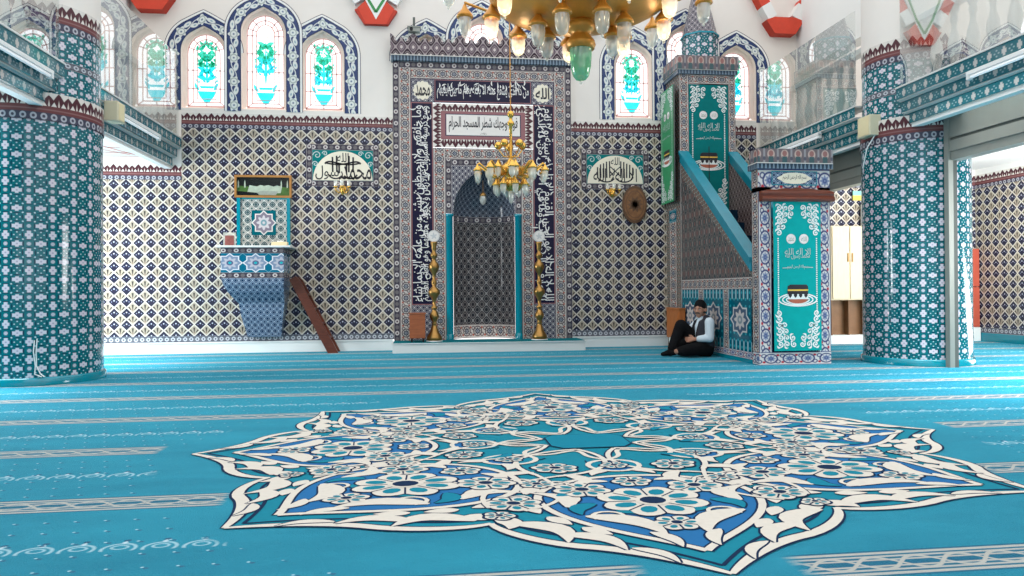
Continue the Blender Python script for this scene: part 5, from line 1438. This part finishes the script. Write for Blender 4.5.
# ================================================================== CARPET MEDALLION
MX, MY, AXR, AYR = .02, -7.91, 2.50, 2.27
def medallion():
    b = MB(); WH, BL, TE, DK, SK, CB = range(6)
    def plane(th, z):
        def f(a, q):
            r = hypot(a, q); t = atan2(q, a) + th
            k = sin(2 * t) ** 2
            return (MX + AXR * r * cos(t) * (1 + .085 * k), MY + AYR * r * sin(t) * (1 - .065 * k), z)
        return f
    cnt = [0]
    def Z(k): cnt[0] += 1; return .0016 + .0009 * k + (cnt[0] % 500) * 1.6e-6
    def po(th, pts, lv, m): b.poly(pts, plane(th, Z(lv)), m=m, uv=lambda x, y: (x * 2 + th, y * 2))
    def rb(th, pts, w, lv, m): ribbon(b, pts, w, plane(th, Z(lv)), m)
    def lf(th, p, ang, L, wd, lv, m, bend=.5, dark=True):
        n = 9; A = []; B = []; A2 = []; B2 = []
        for i in range(n + 1):
            t = i / n; a = ang + bend * 1.1 * cos(pi * t)
            cx = p[0] + L * t * cos(ang) - bend * .35 * L * sin(pi * t) * sin(ang); cy = p[1] + L * t * sin(ang) + bend * .35 * L * sin(pi * t) * cos(ang)
            ww = wd * .5 * sin(pi * min(1, t * .97 + .015) ** .75) ** .9
            A.append((cx - ww * sin(a), cy + ww * cos(a))); B.append((cx + ww * sin(a), cy - ww * cos(a)))
            ww += .0038; A2.append((cx - ww * sin(a), cy + ww * cos(a))); B2.append((cx + ww * sin(a), cy - ww * cos(a)))
        if dark: strip_(th, A2, B2, lv - 1, DK)
        strip_(th, A, B, lv, m)
    def strip_(th, A, B, lv, m):
        f = plane(th, Z(lv))
        for i in range(len(A) - 1):
            q = [B[i], B[i + 1], A[i + 1], A[i]]; b.face([f(*x) for x in q], uv=[(x * 2 + th, y * 2) for x, y in q], m=m)
    def flower(th, c, r, n=8, a0=0., core=DK, lv=6):
        N = 48; lob = lambda k: r * (.80 + .20 * abs(sin(n * (2 * pi * k / N + a0) / 2)))
        po(th, [(c[0] + (lob(k) + .005) * cos(2 * pi * k / N), c[1] + (lob(k) + .005) * sin(2 * pi * k / N)) for k in range(N)], lv - 1, DK)
        po(th, [(c[0] + lob(k) * cos(2 * pi * k / N), c[1] + lob(k) * sin(2 * pi * k / N)) for k in range(N)], lv, WH)
        for k in range(n):          # every petal: white rim, teal heart, dark parting line
            a = 2 * pi * (k + .5) / n - a0; a2 = 2 * pi * k / n - a0
            rb(th, [(c[0] + r * .30 * cos(a2), c[1] + r * .30 * sin(a2)), (c[0] + r * .82 * cos(a2), c[1] + r * .82 * sin(a2))], .0036, lv + 1, DK)
            po(th, [(c[0] + r * (.60 + .21 * cos(q)) * cos(a) - r * .15 * sin(q) * sin(a), c[1] + r * (.60 + .21 * cos(q)) * sin(a) + r * .15 * sin(q) * cos(a)) for q in [2 * pi * i / 10 for i in range(10)]], lv + 1, TE)
        po(th, circ(c[0], c[1], r * .33, 14), lv + 2, WH); po(th, circ(c[0], c[1], r * .24, 12), lv + 3, core)
    S8 = pi / 8
    # outline of one lobe, from the notch out to the tip
    def edge(sg, k=1., tip=1.):
        n0 = (.79 * cos(S8) * k, sg * .79 * sin(S8) * k)
        p1 = bez(n0, (n0[0] + .035, n0[1] - sg * .0), (.845 * k, sg * .245 * k), (.865 * k, sg * .165 * k), 10)
        p2 = bez((.865 * k, sg * .165 * k), (.885 * k, sg * .11 * k), (.94 * tip, sg * .045), (tip, 0), 12)
        return p1 + p2[1:]
    for s in range(8):
        th = s * pi / 4
        e1, e2 = edge(1), edge(-1)
        po(th, [(0, 0)] + e2 + e1[::-1][1:], 0, TE if s % 2 else TE)
        for sg in (-1, 1):
            e = edge(sg); rb(th, e, lambda x: .026 * (.55 + .75 * sin(pi * x) ** .8), 2, DK); rb(th, e, lambda x: .018 * (.5 + .8 * sin(pi * x) ** .8), 3, WH)
            i1 = edge(sg, .95, .965); rb(th, i1, .007, 2, DK)
            # long acanthus leaves lying inside the border
            lf(th, (.735, sg * .275), sg * -.62, .13, .045, 4, WH, -.9 * sg); lf(th, (.80, sg * .205), sg * -.80, .12, .036, 4, WH, -.7 * sg); lf(th, (.875, sg * .11), sg * -.62, .09, .022, 4, WH, -.5 * sg)
            lf(th, (.70, sg * .285), sg * 1.2 - .2, .07, .04, 4, WH, .6 * sg)
        # onion-shaped cartouche
        def onion(k):
            A = bez((.40, 0), (.40, .11 * k), (.50, .225 * k), (.62, .205 * k), 14) + bez((.62, .205 * k), (.76, .185 * k), (.83, .05 * k), (.90 + .02 * (k - 1), 0), 14)[1:]
            return A, [(x, -y) for x, y in A]
        A, B = onion(1.08); po(th, A + B[::-1][1:-1], 1, SK if 0 else CB)
        A, B = onion(1.0); po(th, A + B[::-1][1:-1], 2, BL)
        for q in (A, B): rb(th, q, .022, 3, DK); rb(th, q, .014, 4, WH)
        flower(th, (.61, .0), .105, 8); flower(th, (.515, .115), .056, 7); flower(th, (.515, -.115), .056, 7); flower(th, (.755, 0.0), .042, 6); flower(th, (.455, 0), .042, 6)
        for sg in (-1, 1):
            for (qx, qy, qr, qa) in ((.70, .10, .035, 1.), (.47, .155, .028, 3.), (.565, .055, .024, 2.)):
                sp = spiral(qx, sg * qy, qr, 1.1, sg * qa, sg, 16, .75); rb(th, sp, .013, 4, DK); rb(th, sp, .008, 5, WH)
            lf(th, (.70, sg * .145), -sg * .75, .16, .050, 5, WH, -.6 * sg); lf(th, (.64, sg * .165), sg * 2.7, .12, .036, 5, WH, .8 * sg)
            for q in range(5):
                t = .30 + q * .10; e0 = bez((.40, 0), (.40, sg * .12), (.50, sg * .245), (.62, sg * .225), 20); e1 = bez((.62, sg * .225), (.76, sg * .205), (.84, sg * .06), (.92, 0), 20)
                ee = e0 + e1[1:]; p = ee[int(t * 40)]; p2 = ee[int(t * 40) + 3]; lf(th, (p[0], p[1] + sg * .008), atan2(p2[1] - p[1], p2[0] - p[0]), .058, .030, 4, WH, 0)
            lf(th, (.80, sg * .06), -sg * .35, .085, .026, 5, WH, -.4 * sg); lf(th, (.67, sg * .085), -sg * 1.9, .07, .032, 5, TE, .6 * sg)
            lf(th, (.62, sg * .11), sg * .5, .08, .034, 5, SK, .7 * sg); lf(th, (.45, sg * .05), sg * 1.2, .08, .026, 5, WH, .7 * sg); lf(th, (.56, sg * .17), sg * -2.6, .07, .026, 5, SK, .4 * sg)
        # between the cartouches: flower on its stem, ribbons looping to the centre
        t2 = th + S8
        flower(t2, (.66, 0), .050, 7); flower(t2, (.345, 0), .048, 7); flower(t2, (.50, 0), .034, 6); flower(t2, (.745, 0), .026, 5)
        for sg in (-1, 1):
            rb(t2, bez((.12, 0), (.20, sg * .12), (.34, sg * .12), (.42, sg * .02)), .020, 4, DK); rb(t2, bez((.12, 0), (.20, sg * .12), (.34, sg * .12), (.42, sg * .02)), .012, 5, WH)
            rb(t2, bez((.42, -sg * .02), (.52, sg * .06), (.60, sg * .10), (.70, sg * .03)), .014, 4, DK); rb(t2, bez((.42, -sg * .02), (.52, sg * .06), (.60, sg * .10), (.70, sg * .03)), .009, 5, WH)
            lf(t2, (.40, sg * .03), sg * .55, .10, .034, 5, WH, .7 * sg); lf(t2, (.57, sg * .05), sg * .8, .07, .03, 5, WH, .6 * sg); lf(t2, (.24, sg * .045), sg * .3, .09, .03, 5, SK, .6 * sg)
        po(th, [(x, y) for x, y in circ(.30, 0, .055, 18)], 2, BL)
        rb(th, circ(.30, 0, .058, 20) + [(.358, 0)], .012, 5, WH); flower(th, (.30, 0), .032, 6)
        for sg in (-1, 1):
            rb(th, bez((.235, 0), (.20, sg * .06), (.16, sg * .03), (.13, sg * .052)), .012, 5, WH)
            lf(th, (.345, sg * .02), sg * .8, .07, .026, 5, WH, .5 * sg)
    # centre field
    f = lambda lv: (lambda x, y: (MX + x, MY + y, Z(lv)))
    b.poly([(-.27, -.13), (-.20, -.22), (.20, -.22), (.27, -.13), (.27, .13), (.20, .22), (-.20, .22), (-.27, .13)], f(6), m=DK); b.poly([(-.26, -.125), (-.195, -.21), (.195, -.21), (.26, -.125), (.26, .125), (.195, .21), (-.195, .21), (-.26, .125)], f(7), m=SK)
    return b.build('medallion', ['wool_white', 'wool_blue', 'wool_teal', 'wool_dark', 'wool_sky', 'wool_carpetblue'], floor)
medallion()

# ================================================================== CAMERA, LIGHT
F_PX = 720.; TH = radians(7.0); ROLL = -.007; PITCH = math.atan((291.5 - 288) / F_PX)
fw = Vector((sin(TH) * cos(PITCH), cos(TH) * cos(PITCH), sin(PITCH))); r0 = Vector((cos(TH), -sin(TH), 0)); u0 = r0.cross(fw)
rt = r0 * cos(ROLL) + u0 * sin(ROLL); up = u0 * cos(ROLL) - r0 * sin(ROLL)
cam = bpy.data.cameras.new('camera'); cam.sensor_width = 36; cam.lens = 36 * F_PX / 1024; cam.clip_end = 200
co = bpy.data.objects.new('camera', cam); COL.objects.link(co)
mt = Matrix.Identity(4)
for i in range(3): mt[i][0] = rt[i]; mt[i][1] = up[i]; mt[i][2] = -fw[i]; mt[i][3] = (CAMX, CAMY, CAMZ)[i]
co.matrix_world = mt; scene.camera = co

w = bpy.data.worlds.new('sky'); scene.world = w; w.use_nodes = True
bg = w.node_tree.nodes['Background']; bg.inputs[0].default_value = (.97, .98, 1., 1); bg.inputs[1].default_value = 1.45
def area(name, loc, tgt, sx, sy, power, color=(1, 1, 1), spread=180):
    l = bpy.data.lights.new(name, 'AREA'); l.shape = 'RECTANGLE'; l.size = sx; l.size_y = sy; l.energy = power; l.color = color; l.spread = radians(spread)
    o = bpy.data.objects.new(name, l); COL.objects.link(o); o.location = loc
    o.rotation_euler = (Vector(tgt) - Vector(loc)).to_track_quat('-Z', 'Y').to_euler()
area('daylight_left', (-9.2, -3.2, 1.9), (-4, -2.2, .3), 3.5, 2.0, 420, (.95, .99, 1.))
area('daylight_right', (9.2, -7.5, 1.9), (5.0, -4.6, .1), 4.0, 2.0, 230, (1., .99, .97))
area('aisle_fill_left', (-7.2, -3.0, 3.05), (-7.2, -3.0, 0), 3.2, 5.0, 220, (.96, .99, 1.), 95)  # unseen lamp added under the left gallery to brighten the carpet
area('aisle_fill_right', (7.3, -6.0, 3.05), (7.0, -6.0, 0), 3.0, 6.0, 270, (1., .99, .98), 95)  # same kind of added, unseen lamp for the right aisle floor
area('aisle_upfill_left', (-8.6, -2.2, .5), (-6.6, -1.6, 3.2), 2.0, 3.0, 160, (.98, 1, 1.))  # added upward fill that whitens the left gallery underside
area('aisle_upfill_right', (8.7, -3.5, .5), (7.0, -2.2, 3.2), 2.0, 4.0, 230, (1, 1, .98))  # added upward fill to lift the right aisle wall
area('corner_fill_right', (7.6, -3.2, 2.6), (8.0, 0, 1.2), 2.0, 1.2, 85)  # added fill that washes out the cupboard corner
for k in range(9):  # unseen warm fills added to brighten the dish; its lamps are unlit
    a = 2 * pi * (k + .15) / 9
    l = bpy.data.lights.new('dish_warm_fill', 'POINT'); l.energy = .55; l.color = (1., .74, .46); l.shadow_soft_size = .03
    o = bpy.data.objects.new('dish_warm_fill', l); COL.objects.link(o); o.location = (.60 * cos(a), -7.9 + .60 * sin(a), 2.775)
scene.view_settings.view_transform = 'Standard'; scene.view_settings.exposure = .34
scene.cycles.max_bounces = 6; scene.cycles.transparent_max_bounces = 16
